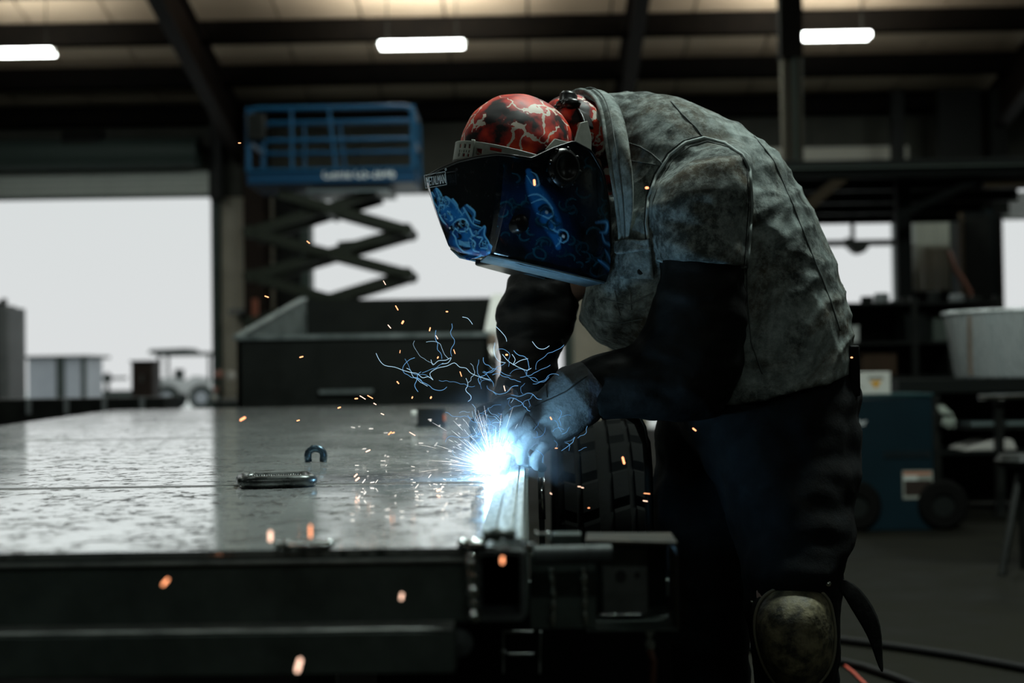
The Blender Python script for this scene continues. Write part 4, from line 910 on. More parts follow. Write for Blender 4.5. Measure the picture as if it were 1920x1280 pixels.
# hem roll of the short sleeve, slightly proud
hem = [p for p in [on_jacket(*q, .001) for q in interp([(1234, 486), (1262, 493), (1300, 497), (1350, 500), (1398, 499)], 8)] if p is not None]
MB().tube(hem, .0032, 8).build('sleeve_hem', M_denim, jk, smooth=True)
def patch(pts_px, nm, thick, m, par, off=.002, nx=8, ny=8):
    """cloth panel laid on the jacket between four photo corners"""
    v = []; 
    for j in range(ny+1):
        for i in range(nx+1):
            s_, t_ = i/nx, j/ny
            x_ = (pts_px[0][0]*(1-s_)+pts_px[1][0]*s_)*(1-t_)+(pts_px[3][0]*(1-s_)+pts_px[2][0]*s_)*t_
            y_ = (pts_px[0][1]*(1-s_)+pts_px[1][1]*s_)*(1-t_)+(pts_px[3][1]*(1-s_)+pts_px[2][1]*s_)*t_
            p = on_jacket(x_, y_, off) or P(x_, y_, 2.42)
            v.append(p)
    f = [(j*(nx+1)+i, j*(nx+1)+i+1, (j+1)*(nx+1)+i+1, (j+1)*(nx+1)+i) for j in range(ny) for i in range(nx)]
    o = add_mesh(nm, v, f, m, par, smooth=True); q = o.modifiers.new('s', 'SOLIDIFY'); q.thickness = thick; q.offset = 0
    return o
patch([(1163, 468), (1222, 452), (1226, 524), (1165, 522)], 'chest_pocket', .005, M_denim, jk, .004)
patch([(1160, 452), (1224, 446), (1226, 468), (1161, 480)], 'pocket_flap', .006, M_denim, jk, .008)
patch([(1150, 372), (1166, 374), (1163, 410), (1152, 408)], 'placket_tab', .004, M_denim, jk, .006, 3, 4)
MB().lathe([(0, .003), (.005, .003), (.006, 0)], on_jacket(1203, 508, .004) or P(1203, 508, 2.4), (0, -1, 0), 12).build('button', M_black, jk)
# collar: a standing ring of cloth round the neck, open towards the helmet
rim = [((1092, 171), 2.60), ((1114, 184), 2.53), ((1128, 215), 2.47), ((1136, 262), 2.43), ((1146, 320), 2.41), ((1156, 380), 2.405), ((1163, 440), 2.42), ((1164, 500), 2.45)]
bas = [((1142, 178), 2.60), ((1160, 196), 2.50), ((1172, 232), 2.44), ((1180, 275), 2.39), ((1184, 330), 2.37), ((1186, 385), 2.375), ((1180, 440), 2.40), ((1172, 505), 2.44)]
far = [((1072, 176), 2.66), ((1056, 190), 2.72), ((1046, 206), 2.77), ((1046, 240), 2.80)]
farb = [((1120, 190), 2.68), ((1100, 215), 2.76), ((1090, 240), 2.80), ((1090, 270), 2.82)]
R_ = [P(*a, y_) for a, y_ in far[::-1]]+[P(*a, y_) for a, y_ in rim]; B_ = [P(*a, y_) for a, y_ in farb[::-1]]+[P(*a, y_) for a, y_ in bas]
def smooth_pts(q, n=5):
    out = []
    for i in range(len(q)-1):
        p0, p1, p2, p3 = q[max(i-1, 0)], q[i], q[i+1], q[min(i+2, len(q)-1)]
        for k in range(n):
            t = k/n; out.append(.5*((2*p1)+(p2-p0)*t+(2*p0-5*p1+4*p2-p3)*t*t+(3*p1-p0-3*p2+p3)*t**3))
    return out+[q[-1]]
R_, B_ = smooth_pts(R_), smooth_pts(B_); nR = len(R_); rows = 7; v = []
for j in range(rows+1):
    t = j/rows
    for i in range(nR):
        p = R_[i].lerp(B_[i], t); bul = .010*math.sin(math.pi*t)+.004*nz(p, (18, 18, 18), 5)
        v.append(p+Vector((.1, -1 if i > nR*.3 else .3, .5)).normalized()*bul)
f = [(j*nR+i, j*nR+i+1, (j+1)*nR+i+1, (j+1)*nR+i) for j in range(rows) for i in range(nR-1)]
cl = add_mesh('collar', v, f, M_denim, jk, smooth=True); q = cl.modifiers.new('s', 'SOLIDIFY'); q.thickness = .006
MB().tube([a+Vector((0, -.002, .001)) for a in R_], .0042, 8).build('collar_edge', M_denim, jk, smooth=True)
MB().tube([R_[i].lerp(B_[i], .28)+Vector((.002, -.013, .006)) for i in range(int(nR*.3), nR)], .0012, 6).build('seam', M_seam, jk, smooth=True)
# ---- black leather sleeves
def fold_sleeve(p, n): return .006*nz(p, (12, 12, 30), 2)+.003*nz(p, (30, 30, 60), 7)
b = MB()
b.loft([((1394, 470), (1240, 466), 2.385, .082), ((1398, 540), (1228, 545), 2.385, .088), ((1398, 620), (1212, 610), 2.385, .09), ((1392, 700), (1190, 640), 2.385, .09), ((1350, 778), (1172, 652), 2.38, .085),
        ((1262, 790), (1140, 660), 2.375, .075), ((1180, 782), (1112, 668), 2.37, .062), ((1128, 790), (1068, 690), 2.365, .052)], 26, 2.2)
co, fa = fuse(b, .006, 4, fold_sleeve)
add_mesh('leather_sleeve', co, fa, M_leath, worker, smooth=True)
b = MB()
b.loft([((1090, 500), (1000, 470), 2.78, .07), ((1085, 560), (955, 520), 2.75, .075), ((1083, 596), (930, 578), 2.72, .075), ((1062, 640), (932, 640), 2.66, .07), ((1046, 672), (938, 680), 2.60, .062), ((1046, 700), (938, 715), 2.55, .055), ((1012, 745), (925, 760), 2.50, .045)], 24, 2.2)
co, fa = fuse(b, .006, 4, fold_sleeve)
add_mesh('leather_sleeve', co, fa, M_leath, worker, smooth=True)
# ---- gloves
def GP(q): return P(q[0], q[1], q[2])
def glove(cuff, palm, fingers, thumb, m, name='glove'):
    b = MB()
    b.loft(cuff, 22, 2.1)
    b.caps_chain([GP(q) for q in palm], [q[3] for q in palm], 14)
    for fg in fingers: b.caps_chain([GP(q) for q in fg], [q[3] for q in fg], 10)
    b.caps_chain([GP(q) for q in thumb], [q[3] for q in thumb], 10)
    co, fa = fuse(b, .0028, 1, lambda p, n: .0012*nz(p, (60, 60, 60), 1)+.0015*nz(p, (25, 25, 25), 5))
    return add_mesh(name, co, fa, m, worker, smooth=True), co, fa
gl, co, fa = glove([((1150, 752), (1090, 676), 2.365, .056), ((1120, 790), (1050, 690), 2.36, .052), ((1085, 815), (1025, 718), 2.36, .04), ((1050, 838), (1000, 740), 2.36, .030)],
    [(1040, 775, 2.36, .036), (1005, 790, 2.36, .032), (1015, 815, 2.365, .03), (985, 800, 2.365, .024)],
    [[(986, 768, 2.335, .0118), (956, 785, 2.328, .0112), (947, 812, 2.335, .0105), (962, 828, 2.352, .0095)],
     [(988, 794, 2.325, .0120), (964, 812, 2.316, .0114), (957, 838, 2.325, .0106), (974, 850, 2.350, .0096)],
     [(1000, 818, 2.325, .0115), (981, 838, 2.318, .0109), (977, 861, 2.328, .0100), (992, 868, 2.350, .0092)],
     [(1018, 838, 2.330, .0105), (1006, 856, 2.326, .0098), (1006, 873, 2.334, .0090), (1017, 877, 2.350, .0084)]],
    [(1018, 752, 2.37, .018), (990, 752, 2.375, .0155), (966, 764, 2.38, .0135), (954, 778, 2.382, .0118)], M_glove)
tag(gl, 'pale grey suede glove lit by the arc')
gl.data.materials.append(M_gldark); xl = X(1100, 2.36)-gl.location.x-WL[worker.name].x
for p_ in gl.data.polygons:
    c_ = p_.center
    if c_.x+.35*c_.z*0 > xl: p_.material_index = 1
bv2 = BVHTree.FromPolygons([Vector(c) for c in co], fa)
def on_glove(px, py):
    d = ray(px, py).normalized(); h = bv2.ray_cast(CAMP, d); return h[0]-d*.0006 if h[0] is not None else None
for pl_ in ([(1100, 705), (1060, 735), (1025, 752), (1000, 762), (985, 775), (975, 800)], [(985, 765), (1000, 790), (1022, 815)], [(1026, 745), (1020, 700)]):
    q = [p for p in [on_glove(*a) for a in interp(pl_, 5)] if p is not None]
    q2 = [q[0]]+[b_ for a, b_ in zip(q[:-1], q[1:]) if (a-b_).length < .02]
    if len(q2) > 2: MB().tube(q2, .0011, 6).build('piping', M_black, gl, smooth=True)
gr, co, fa = glove([((1008, 700), (936, 706), 2.56, .05), ((1000, 740), (920, 748), 2.51, .045), ((980, 775), (915, 778), 2.47, .034)],
    [(950, 775, 2.455, .034), (935, 800, 2.45, .032), (940, 825, 2.45, .028)],
    [[(918, 768, 2.44, .0145), (902, 776, 2.43, .0138), (906, 788, 2.405, .0125), (930, 794, 2.395, .011)],
     [(912, 790, 2.44, .0150), (893, 798, 2.43, .0142), (900, 808, 2.402, .0125), (926, 814, 2.393, .011)],
     [(912, 812, 2.44, .0145), (894, 822, 2.43, .0135), (902, 832, 2.402, .0120), (926, 834, 2.395, .0105)],
     [(918, 832, 2.44, .0130), (903, 843, 2.432, .0120), (911, 850, 2.41, .0108), (931, 850, 2.40, .0098)]],
    [(955, 790, 2.425, .018), (952, 812, 2.40, .0155), (944, 834, 2.39, .0135), (936, 850, 2.392, .0118)], M_gldark)
tag(gr, 'dark blue-black leather glove')
# ---- cap / bandana with lightning print
def flame_cap():
    m = bpy.data.materials.new('red_lightning_print'); m.use_nodes = True; nt = m.node_tree; b = nt.nodes['Principled BSDF']; L = nt.links.new; N = nt.nodes.new
    tc = N('ShaderNodeTexCoord'); wn = N('ShaderNodeTexNoise'); wn.inputs['Scale'].default_value = 26; wn.inputs['Detail'].default_value = 5; L(tc.outputs['Object'], wn.inputs[0])
    mx = N('ShaderNodeMixRGB'); mx.blend_type = 'ADD'; mx.inputs[0].default_value = .045; L(tc.outputs['Object'], mx.inputs[1]); L(wn.outputs['Color'], mx.inputs[2])
    vo = N('ShaderNodeTexVoronoi'); vo.feature = 'DISTANCE_TO_EDGE'; vo.inputs['Scale'].default_value = 19; L(mx.outputs[0], vo.inputs[0])
    n2 = N('ShaderNodeTexNoise'); n2.inputs['Scale'].default_value = 17; n2.inputs['Detail'].default_value = 4; L(tc.outputs['Object'], n2.inputs[0])
    n3 = N('ShaderNodeTexNoise'); n3.inputs['Scale'].default_value = 13; n3.inputs['Detail'].default_value = 3; n3.inputs['Distortion'].default_value = 1; L(tc.outputs['Object'], n3.inputs[0])
    red = N('ShaderNodeValToRGB'); e = red.color_ramp.elements; e[0].position = .43; e[0].color = (.004, .0015, .0015, 1); e[1].position = .68; e[1].color = (.80, .07, .012, 1)
    k = red.color_ramp.elements.new(.51); k.color = (.40, .014, .006, 1); L(n2.outputs[0], red.inputs[0])
    th = N('ShaderNodeMapRange'); th.inputs[1].default_value = .40; th.inputs[2].default_value = .62; th.inputs[3].default_value = .004; th.inputs[4].default_value = .06; L(n3.outputs[0], th.inputs[0])
    lt = N('ShaderNodeMath'); lt.operation = 'LESS_THAN'; L(vo.outputs[0], lt.inputs[0]); L(th.outputs[0], lt.inputs[1])
    gt = N('ShaderNodeMath'); gt.operation = 'GREATER_THAN'; gt.inputs[1].default_value = .46; L(n2.outputs[0], gt.inputs[0])
    mu = N('ShaderNodeMath'); mu.operation = 'MULTIPLY'; L(lt.outputs[0], mu.inputs[0]); L(gt.outputs[0], mu.inputs[1])
    fm = N('ShaderNodeMixRGB'); fm.inputs[2].default_value = (.62, .55, .46, 1); L(mu.outputs[0], fm.inputs[0]); L(red.outputs[0], fm.inputs[1]); L(fm.outputs[0], b.inputs['Base Color'])
    b.inputs['Roughness'].default_value = .55; b.inputs['Specular IOR Level'].default_value = .3; return m
M_cap = flame_cap()
b = MB(); b.sphere(HL(.014, 0, -.044), (.111, .088, .104), 26, 18, (hu, hw, hv)); b.sphere(HL(.045, .0, .005), (.07, .076, .05), 16, 10, (hu, hw, hv))
co, fa = fuse(b, .005, 3, lambda p, n: .0022*nz(p, (30, 30, 30), 3))
cap_ = add_mesh('cap', co, fa, M_cap, worker, smooth=True); tag(cap_, 'red and black cap printed with pale lightning')
b = MB(); b.sphere(P(1084, 236, 2.50), (.041, .05, .046), 20, 12); b.sphere(P(1108, 250, 2.52), (.032, .05, .046), 16, 10); b.sphere(P(1074, 222, 2.58), (.038, .06, .036), 16, 10); b.sphere(P(1088, 258, 2.535), (.028, .04, .026), 14, 10); b.caps_chain([P(1070, 240, 2.58), P(1150, 290, 2.60)], [.062, .075], 14)
co, fa = fuse(b, .005, 3, lambda p, n: .003*nz(p, (28, 28, 60), 6))
nkc = add_mesh('neck_cover', co, fa, M_cap, worker, smooth=True)
# ---- welding helmet
def shell_mesh():
    T = [(.135, 0), (.135, .055), (.129, .102), (.114, .126), (.08, .127), (.04, .127), (0, .128), (-.04, .127), (-.075, .124), (-.105, .118), (-.128, .108), (-.138, .07), (-.14, 0)]
    RV = [0, .003, .006, .010, .006, -.022, -.045, -.04, -.012, .045, .110, .135, .14]
    B = [(.093, 0), (.093, .035), (.090, .055), (.084, .064), (.06, .076), (.035, .084), (0, .093), (-.035, .101), (-.07, .108), (-.10, .113), (-.128, .108), (-.14, .07), (-.145, 0)]
    BV = [.150, .149, .148, .147, .146, .146, .145, .144, .143, .142, .141, .140, .140]
    def res(a, n):
        a = np.array(a, float).reshape(len(a), -1); t = np.linspace(0, len(a)-1, n); out = np.stack([np.interp(t, range(len(a)), a[:, k]) for k in range(a.shape[1])], 1)
        for _ in range(3): out[1:-1] = (out[:-2]+out[1:-1]*2+out[2:])/4
        return out
    n = 230; T, RV, B, BV = res(T, n), res(RV, n)[:, 0], res(B, n), res(BV, n)[:, 0]
    rows = 120; cap_rows = 14; V = []
    for j in range(rows+1):
        t = j/rows; te = t
        uw = T*(1-te)+B*te; vv = RV*(1-t)+BV*t
        bulge = .006*math.sin(math.pi*t)
        uw = uw.copy(); uw[:, 1] += bulge*np.clip(uw[:, 1]/.05, 0, 1)
        if t > .93:
            k = (t-.93)/.07; uw[:, 1] -= .006*k*k*np.clip(uw[:, 1]/.05, 0, 1); uw[:, 0] -= .005*k*k*np.sign(uw[:, 0])*np.clip(abs(uw[:, 0])/.08, 0, 1)
        V.append(np.column_stack([uw[:, 0], uw[:, 1], vv]))
    for j in range(1, cap_rows+1):
        s_ = j/cap_rows; last = V[rows]
        V.append(np.column_stack([last[:, 0]*(1-.12*s_*0), last[:, 1]*(1-s_), last[:, 2]+.007*math.sin(s_*math.pi/2)]))
    L_ = np.array(V)            # rows x n x 3 local, near half
    m_ = L_.shape[0]
    both = np.concatenate([L_, (L_*np.array([1, -1, 1]))[:, ::-1][:, 1:-1]], 1)      # closed ring round the head
    tt_ = np.clip(np.arange(both.shape[0])/rows, 0, 1)[:, None]
    both[:, :, 2] += both[:, :, 1]*(-.08*(1-tt_)+.16*tt_)
    return both
SH = shell_mesh(); mr, nc, _ = SH.shape
loc = SH.reshape(-1, 3)
world = np.array(OH)[None]+loc[:, :1]*np.array(hu)[None]+loc[:, 1:2]*np.array(hw)[None]+loc[:, 2:]*np.array(hv)[None]
faces = [(j*nc+i, j*nc+(i+1) % nc, (j+1)*nc+(i+1) % nc, (j+1)*nc+i) for j in range(mr-1) for i in range(nc)]
# painted decoration, laid out on the shell's own side view (mirrored on the far side)
la = np.column_stack([loc[:, 0], np.abs(loc[:, 1]), loc[:, 2]])
front = (la[:, 0] > .088+.035*(1-la[:, 2]/.15))
lf = loc.copy(); 
def design(q): 
    w3 = q[:, :1]*np.array(hu)[None]+q[:, 1:2]*np.array(hw)[None]+q[:, 2:]*np.array(hv)[None]
    return np.column_stack([979+1130*w3[:, 0], 340-1130*w3[:, 2]])
ds = np.where(front[:, None], design(lf), design(la))
col = np.tile(np.array([.0022, .0035, .005]), (len(loc), 1))
def seg_dist(pts, q):
    d = np.full(len(q), 1e9); tt = np.zeros(len(q)); L0 = 0
    for a, b_ in zip(pts[:-1], pts[1:]):
        a = np.array(a, float); b_ = np.array(b_, float); ab = b_-a; l2 = (ab**2).sum()+1e-9
        t = np.clip(((q-a)@ab)/l2, 0, 1); dd = np.hypot(*(q-(a+t[:, None]*ab)).T); m_ = dd < d; d[m_] = dd[m_]; tt[m_] = (L0+t[m_])
        L0 += 1
    return d, tt/max(1, len(pts)-1)
def cat(q, n=6): return [tuple(p)[:2] for p in smooth_pts([Vector((a, b_, 0)) for a, b_ in q], n)]
def stroke(pts, w_, c, a=1., soft=.5, taper=True, sel=None):
    global col
    if len(pts) > 2: pts = cat(pts)
    d, t = seg_dist(pts, ds); ww = w_*(np.sin(np.clip(t, .04, .96)*math.pi)**.6 if taper else 1)
    k = np.clip(1-(d-ww)/(ww*soft+.6), 0, 1)*a
    if sel is not None: k = k*sel
    col = col*(1-k[:, None])+np.array(c)[None]*k[:, None]
FR = front.astype(float); SD = 1-FR
rng = random.Random(11)
BL, MB_, LB, DK = (.006, .07, .26), (.015, .18, .52), (.20, .60, .95), (.002, .006, .014)
def blobs(pts, r, c, a, sel):
    for p in pts: stroke([p, (p[0]+.5, p[1]+.5)], r, c, a, 1.2, False, sel)
# flaming face on the crown plate
def skull(o, sel):
    ox, oy = o
    Q = lambda a, b_: (760+a/5.565+ox, 300+b_/5.565+oy)
    for a, b_, r in ((350, 520, 13), (420, 600, 15), (500, 680, 17), (570, 780, 19), (610, 880, 18), (660, 980, 15), (700, 900, 15), (480, 880, 10), (560, 1010, 12), (760, 1060, 13), (640, 1090, 12), (820, 1080, 8)):
        stroke([Q(a, b_), Q(a+4, b_+4)], r*.72, BL, .85, 1.0, False, sel)
    for a, b_, r in ((380, 520, 8), (460, 610, 9), (520, 900, 6), (640, 850, 8), (650, 1010, 8), (560, 640, 7)):
        stroke([Q(a, b_), Q(a+3, b_+3)], r*.8, MB_, .8, 1.2, False, sel)
    fl = [[(300, 500), (250, 420), (235, 330), (270, 380)], [(330, 470), (320, 390), (290, 300), (340, 360), (370, 440)], [(400, 520), (440, 470), (400, 410), (470, 470), (540, 560), (590, 640)],
          [(520, 560), (500, 480), (480, 450), (530, 520), (545, 600)], [(560, 640), (610, 600), (600, 560), (650, 650), (700, 740), (790, 790)], [(700, 740), (720, 640), (660, 560), (640, 540), (720, 620), (715, 690), (780, 730)],
          [(740, 850), (800, 800), (830, 790), (820, 870), (860, 940), (900, 1040)], [(800, 960), (880, 980), (910, 1040), (900, 1080)], [(780, 1000), (850, 1020), (890, 1090)], [(700, 1100), (780, 1080), (830, 1110)], [(560, 1080), (620, 1120), (720, 1130)],
          [(330, 480), (380, 500), (370, 540)], [(300, 540), (350, 640), (400, 700)], [(420, 560), (470, 650), (440, 670)], [(600, 700), (660, 780), (700, 860), (760, 850)], [(660, 880), (720, 940), (700, 1010), (760, 1040)], [(740, 880), (800, 900), (770, 950)]]
    for f_ in fl: stroke([Q(*p) for p in f_], 1.0, LB, .85, .8, True, sel)
    for f_ in fl[:12]: stroke([Q(p[0]-10, p[1]+16) for p in f_], 2.4, MB_, .45, 1.2, True, sel)
    stroke([Q(520, 720), Q(560, 690), Q(600, 700), Q(590, 740), Q(540, 745)], 3.2, DK, .95, .5, False, sel)       # eye
    stroke([Q(430, 760), Q(460, 740), Q(475, 770)], 2.6, DK, .95, .5, False, sel)
    for a in ((546, 716), (438, 742)): stroke([Q(*a), Q(a[0]+2, a[1]+2)], 1.0, (.8, .9, 1), 1, .5, False, sel)
    stroke([Q(480, 700), Q(540, 670), Q(610, 680), Q(650, 750), Q(620, 800), Q(540, 790), Q(490, 740)], 1.1, LB, .9, .5, True, sel)
    stroke([Q(540, 820), Q(560, 860), Q(520, 870)], 2.2, DK, .9, .5, True, sel)                               # nose
    for k in range(9): stroke([Q(540+k*14, 900+k*4-abs(k-4)*3), Q(548+k*14, 935+k*5)], .55, LB, .8, .5, False, sel)
    stroke([Q(540, 945), Q(600, 985), Q(670, 985)], 2.4, DK, .9, .5, True, sel)
    stroke([Q(500, 760), Q(470, 800), Q(500, 850), Q(520, 930), Q(590, 1010), Q(680, 1040)], 1.0, LB, .7, .6, True, sel)
skull((0, 0), FR)
for i in range(34):
    x_ = rng.uniform(0, 1); bx_, by_ = 806+x_*100+rng.uniform(-8, 8), 372+x_*118+rng.uniform(-16, 14); s_ = rng.uniform(5, 11)
    stroke([(bx_, by_), (bx_+s_*.5, by_-s_*.2), (bx_+s_*.4, by_+s_*.7), (bx_+s_*1.1, by_+s_*1.2)], .55, LB, .5, .7, True, FR)
    stroke([(bx_+3, by_+5), (bx_+s_*.5+3, by_+s_*.6)], 1.8, DK, .55, 1., True, FR)
# curling flames over the sides
for a, b_, r, al in ((1000, 385, 18, .35), (1022, 420, 22, .45), (1045, 460, 18, .45), (930, 400, 26, .22), (975, 420, 26, .16), (1080, 395, 22, .16), (1150, 490, 14, .5), (1140, 455, 10, .4), (1155, 515, 11, .5), (970, 300, 8, .4), (1010, 470, 14, .3), (1060, 500, 20, .14)):
    stroke([(a, b_), (a+3, b_+3)], r, BL, al*.35, 1.4, False, SD)
band = [(992, 345), (1000, 372), (1015, 398), (1032, 430), (1040, 452), (1045, 478)]
stroke(band, 12, MB_, .75, .8, True, SD)
for q in ([(988, 352), (1000, 368), (1010, 366), (1006, 350), (996, 345)], [(990, 388), (1008, 384), (1026, 394)], [(996, 400), (1018, 392), (1034, 406), (1034, 418)], [(1012, 412), (1022, 404), (1034, 410), (1036, 420), (1026, 426)],
          [(1006, 418), (1030, 428), (1040, 440), (1034, 450)], [(1014, 440), (1030, 446), (1046, 452), (1050, 466), (1040, 478)], [(1042, 452), (1050, 446), (1062, 450), (1064, 462), (1054, 470), (1046, 464)]): stroke(q, .9, LB, .85, .7, True, SD)
for q in ([(1012, 410), (1022, 404), (1030, 412)], [(1050, 455), (1058, 455), (1058, 462)]): stroke(q, 3.4, DK, .9, .5, False, SD)
for a in ((1024, 415), (1055, 458)): stroke([a, (a[0]+.5, a[1]+.5)], 1.6, (.75, .9, 1), 1, .8, False, SD)
for i in range(64):
    x_, y_ = rng.uniform(925, 1155), rng.uniform(300, 520); s_ = rng.uniform(9, 20); a_ = rng.uniform(0, 6.28)
    q = [(x_+s_*math.cos(a_+k*.75)*(1-.12*k), y_+s_*math.sin(a_+k*.75)*(1-.1*k)*.8) for k in range(5)]
    dim = rng.uniform(.04, .2)
    stroke(q, .85, (.05*dim*2, .34*dim*2, .48*dim*2), .85, .8, True, SD)
    stroke([(p[0]+2, p[1]+3) for p in q], 3., (.002, .012, .022), .5, 1.2, True, SD)
for q in ([(1118, 430), (1140, 428), (1138, 446), (1126, 448)], [(1130, 448), (1136, 466), (1152, 474), (1160, 500), (1162, 522)], [(1136, 480), (1148, 500), (1160, 526)], [(1122, 500), (1140, 512), (1158, 530)], [(1144, 494), (1158, 512)]):
    stroke(q, 2.6, MB_, .55, 1., True, SD); stroke(q, .9, (.12, .36, .7), .8, .7, True, SD)
shell = add_mesh('welding_helmet', world, faces, None, worker, smooth=True)
ca = shell.data.color_attributes.new('paint', 'FLOAT_COLOR', 'POINT')
ca.data.foreach_set('color', np.column_stack([col, np.ones(len(col))]).astype('f').ravel())
m = bpy.data.materials.new('glossy_painted_shell'); m.use_nodes = True; nt = m.node_tree; bs = nt.nodes['Principled BSDF']
at = nt.nodes.new('ShaderNodeAttribute'); at.attribute_name = 'paint'; nt.links.new(at.outputs['Color'], bs.inputs['Base Color'])
bs.inputs['Roughness'].default_value = .16; bs.inputs['Specular IOR Level'].default_value = .5
tn = nt.nodes.new('ShaderNodeTexCoord'); nn = nt.nodes.new('ShaderNodeTexNoise'); nn.inputs['Scale'].default_value = 90; nn.inputs['Detail'].default_value = 8; nt.links.new(tn.outputs['Object'], nn.inputs[0])
mr_ = nt.nodes.new('ShaderNodeMapRange'); mr_.inputs[1].default_value = .45; mr_.inputs[2].default_value = .75; mr_.inputs[3].default_value = .10; mr_.inputs[4].default_value = .35
nt.links.new(nn.outputs[0], mr_.inputs[0]); nt.links.new(mr_.outputs[0], bs.inputs['Roughness'])
shell.data.materials.append(m)
q = shell.modifiers.new('s', 'SOLIDIFY'); q.thickness = .0025; q.offset = -1
tag(shell, 'glossy black welding helmet painted with blue flames')
M_gloss = mat('glossy_black_plastic', (.004, .004, .004), .30)
rimw = [Vector(world[i]) for i in range(0, nc, 4)]
MB().tube(rimw, .0026, 8, closed=True).build('rim_bead', M_gloss, shell, smooth=True)
# dusty front frame, arc light put into its pale blue, with the dark lens
M_dusty_lit = mat('dusty_blue_black', (.20, .28, .32), .5, col2=(.08, .13, .16), scale=70, contrast=.9, detail=8)
def hbox(name, u0, u1, w0, w1, v0, v1, m, par, bevel=.002):
    vv = [HL(u, w_, v_) for v_ in (v0, v1) for u, w_ in ((u0, w0), (u1, w0), (u1, w1), (u0, w1))]
    return add_mesh(name, vv, [(0, 3, 2, 1), (4, 5, 6, 7), (0, 1, 5, 4), (1, 2, 6, 5), (2, 3, 7, 6), (3, 0, 4, 7)], m, par, bevel=bevel)
fr = MB()
pf = [(.088, .058, .146), (.05, .078, .1445), (0, .091, .1435), (-.06, .104, .142), (-.12, .110, .141)]
for s_ in (-1, 1):
    a = [HL(u, s_*w_, v_+.16*s_*w_) for u, w_, v_ in pf]; c = [HL(u-.004, s_*w_*.55, v_+.012+.16*s_*w_*.55) for u, w_, v_ in pf]
    n0 = len(fr.v); fr.v += a+c; k = len(a)
    fr.f += [(n0+i, n0+i+1, n0+k+i+1, n0+k+i) for i in range(k-1)]
ff = fr.build('front_frame', M_dusty_lit, shell, smooth=True); q = ff.modifiers.new('s', 'SOLIDIFY'); q.thickness = .004
hbox('lens_window', -.03, .05, -.035, .035, .140, .158, M_gloss, shell, .004)
MB().tube([HL(*p) for p in ((.087, .062, .155), (.05, .082, .157), (0, .095, .158), (-.06, .108, .159), (-.12, .112, .158))], .0022, 8).build('lower_ridge', M_dusty_lit, shell, smooth=True)
MB().tube([P(1014, 436, 2.395), P(1024, 462, 2.392), P(1036, 488, 2.392), P(1050, 508, 2.395)], .0016, 8).build('moulded_ridge', mat('ridge_blue', (.25, .45, .6), .3), shell, smooth=True)  # the ridge's highlight is put in as pale blue
# pivot knob, side control knob
kc = HL(.012, .126, -.008)
kn = MB().lathe([(0, .006), (.018, .006), (.020, .010), (.026, .010), (.030, .007), (.033, .002), (.034, 0), (0, 0)], kc, hw, 28).build('pivot_knob', M_gloss, shell, smooth=True)
for k in range(8):
    a = k*math.pi/4; c = kc+hu*math.cos(a)*.031+hv*math.sin(a)*.031+hw*.008
    MB().sphere(c-hw*.004, .0045, 8, 6).build('grip', M_gloss, kn, smooth=True)
def side_hit(u, v):
    t = (v+.03)/.19; return .125*(1-t)+.088*t+.006
ck = HL(.066, side_hit(.066, .098)-.012, .098)
MB().lathe([(0, .016), (.011, .016), (.0145, .013), (.0165, .004), (.018, 0), (.0185, -.004), (0, -.004)], ck, hw, 28).build('control_knob', M_gloss, shell, smooth=True)
# headgear
M_band = mat('grey_plastic_band', (.26, .27, .235), .5, col2=(.19, .2, .17), scale=40)
def band_ring(name, fn, a0, a1, n, hgt, m, holes=(), par=None, th=.0022, rows=9):
    """strip following fn(angle, across) with real slots cut through"""
    v = [fn(a0+(a1-a0)*i/n, (j/rows-.5)*hgt) for i in range(n+1) for j in range(rows+1)]; f = []
    for i in range(n):
        for j in range(rows):
            if any(h[0] <= i/n < h[1] and h[2] <= j/rows < h[3] for h in holes): continue
            a = i*(rows+1)+j; f.append((a, a+1, a+rows+2, a+rows+1))
    o = add_mesh(name, v, f, m, par, smooth=True); q = o.modifiers.new('s', 'SOLIDIFY'); q.thickness = th; q.offset = 1
    return o
def brow(a, s_):
    return HL(.014+.116*math.cos(a), .094*math.sin(a), -.020+.012*math.sin(a)-.0+s_+.006*math.cos(a)*0)
D_ = math.radians
hl = [(.50, .53, .25, .45), (.50, .53, .6, .8), (.56, .58, .2, .4), (.56, .58, .65, .85), (.535, .545, .45, .6), (.60, .64, .2, .38), (.60, .64, .62, .8), (.66, .685, .35, .65)]
hl = []
for c0 in (.47, .505, .54): hl += [(c0, c0+.016, .15, .34), (c0, c0+.016, .64, .83)]
for c0 in (.475, .493, .511, .529, .545): hl.append((c0, c0+.006, .45, .56))
hl += [(.585, .615, .33, .62), (.65, .70, .15, .32), (.65, .70, .66, .83), (.735, .79, .3, .68)]
bd = band_ring('headband', brow, D_(-110), D_(110), 240, .033, M_band, hl, shell, rows=18)
band_ring('band_loop', lambda a, s_: HL(.014+.1195*math.cos(a), .097*math.sin(a), -.020+.012*math.sin(a)+s_), D_(14), D_(17.5), 8, .037, M_band, (), shell, .003)
def strap(a, s_): return HL(-.042+s_, .098*math.sin(a), -.040-.112*math.cos(a))
band_ring('crown_strap', lambda a, s_: HL(-.056+s_*1.0-.012*math.cos(a), .096*math.sin(a), -.045-.108*math.cos(a)), D_(-80), D_(58), 70, .020, M_gloss, (), shell, .004)
pv = []
for u, w_, v_ in ((.035, .098, -.035), (.02, .099, -.058), (-.022, .099, -.062), (-.03, .097, -.10), (-.05, .09, -.11), (-.062, .092, -.085), (-.062, .1, -.045), (-.045, .105, -.03)): pv.append(HL(u, w_, v_))
MB().prism(pv, hw*.004).build('pivot_plate', M_band, shell, bevel=.001)
rt = HL(-.062, .015, -.158)
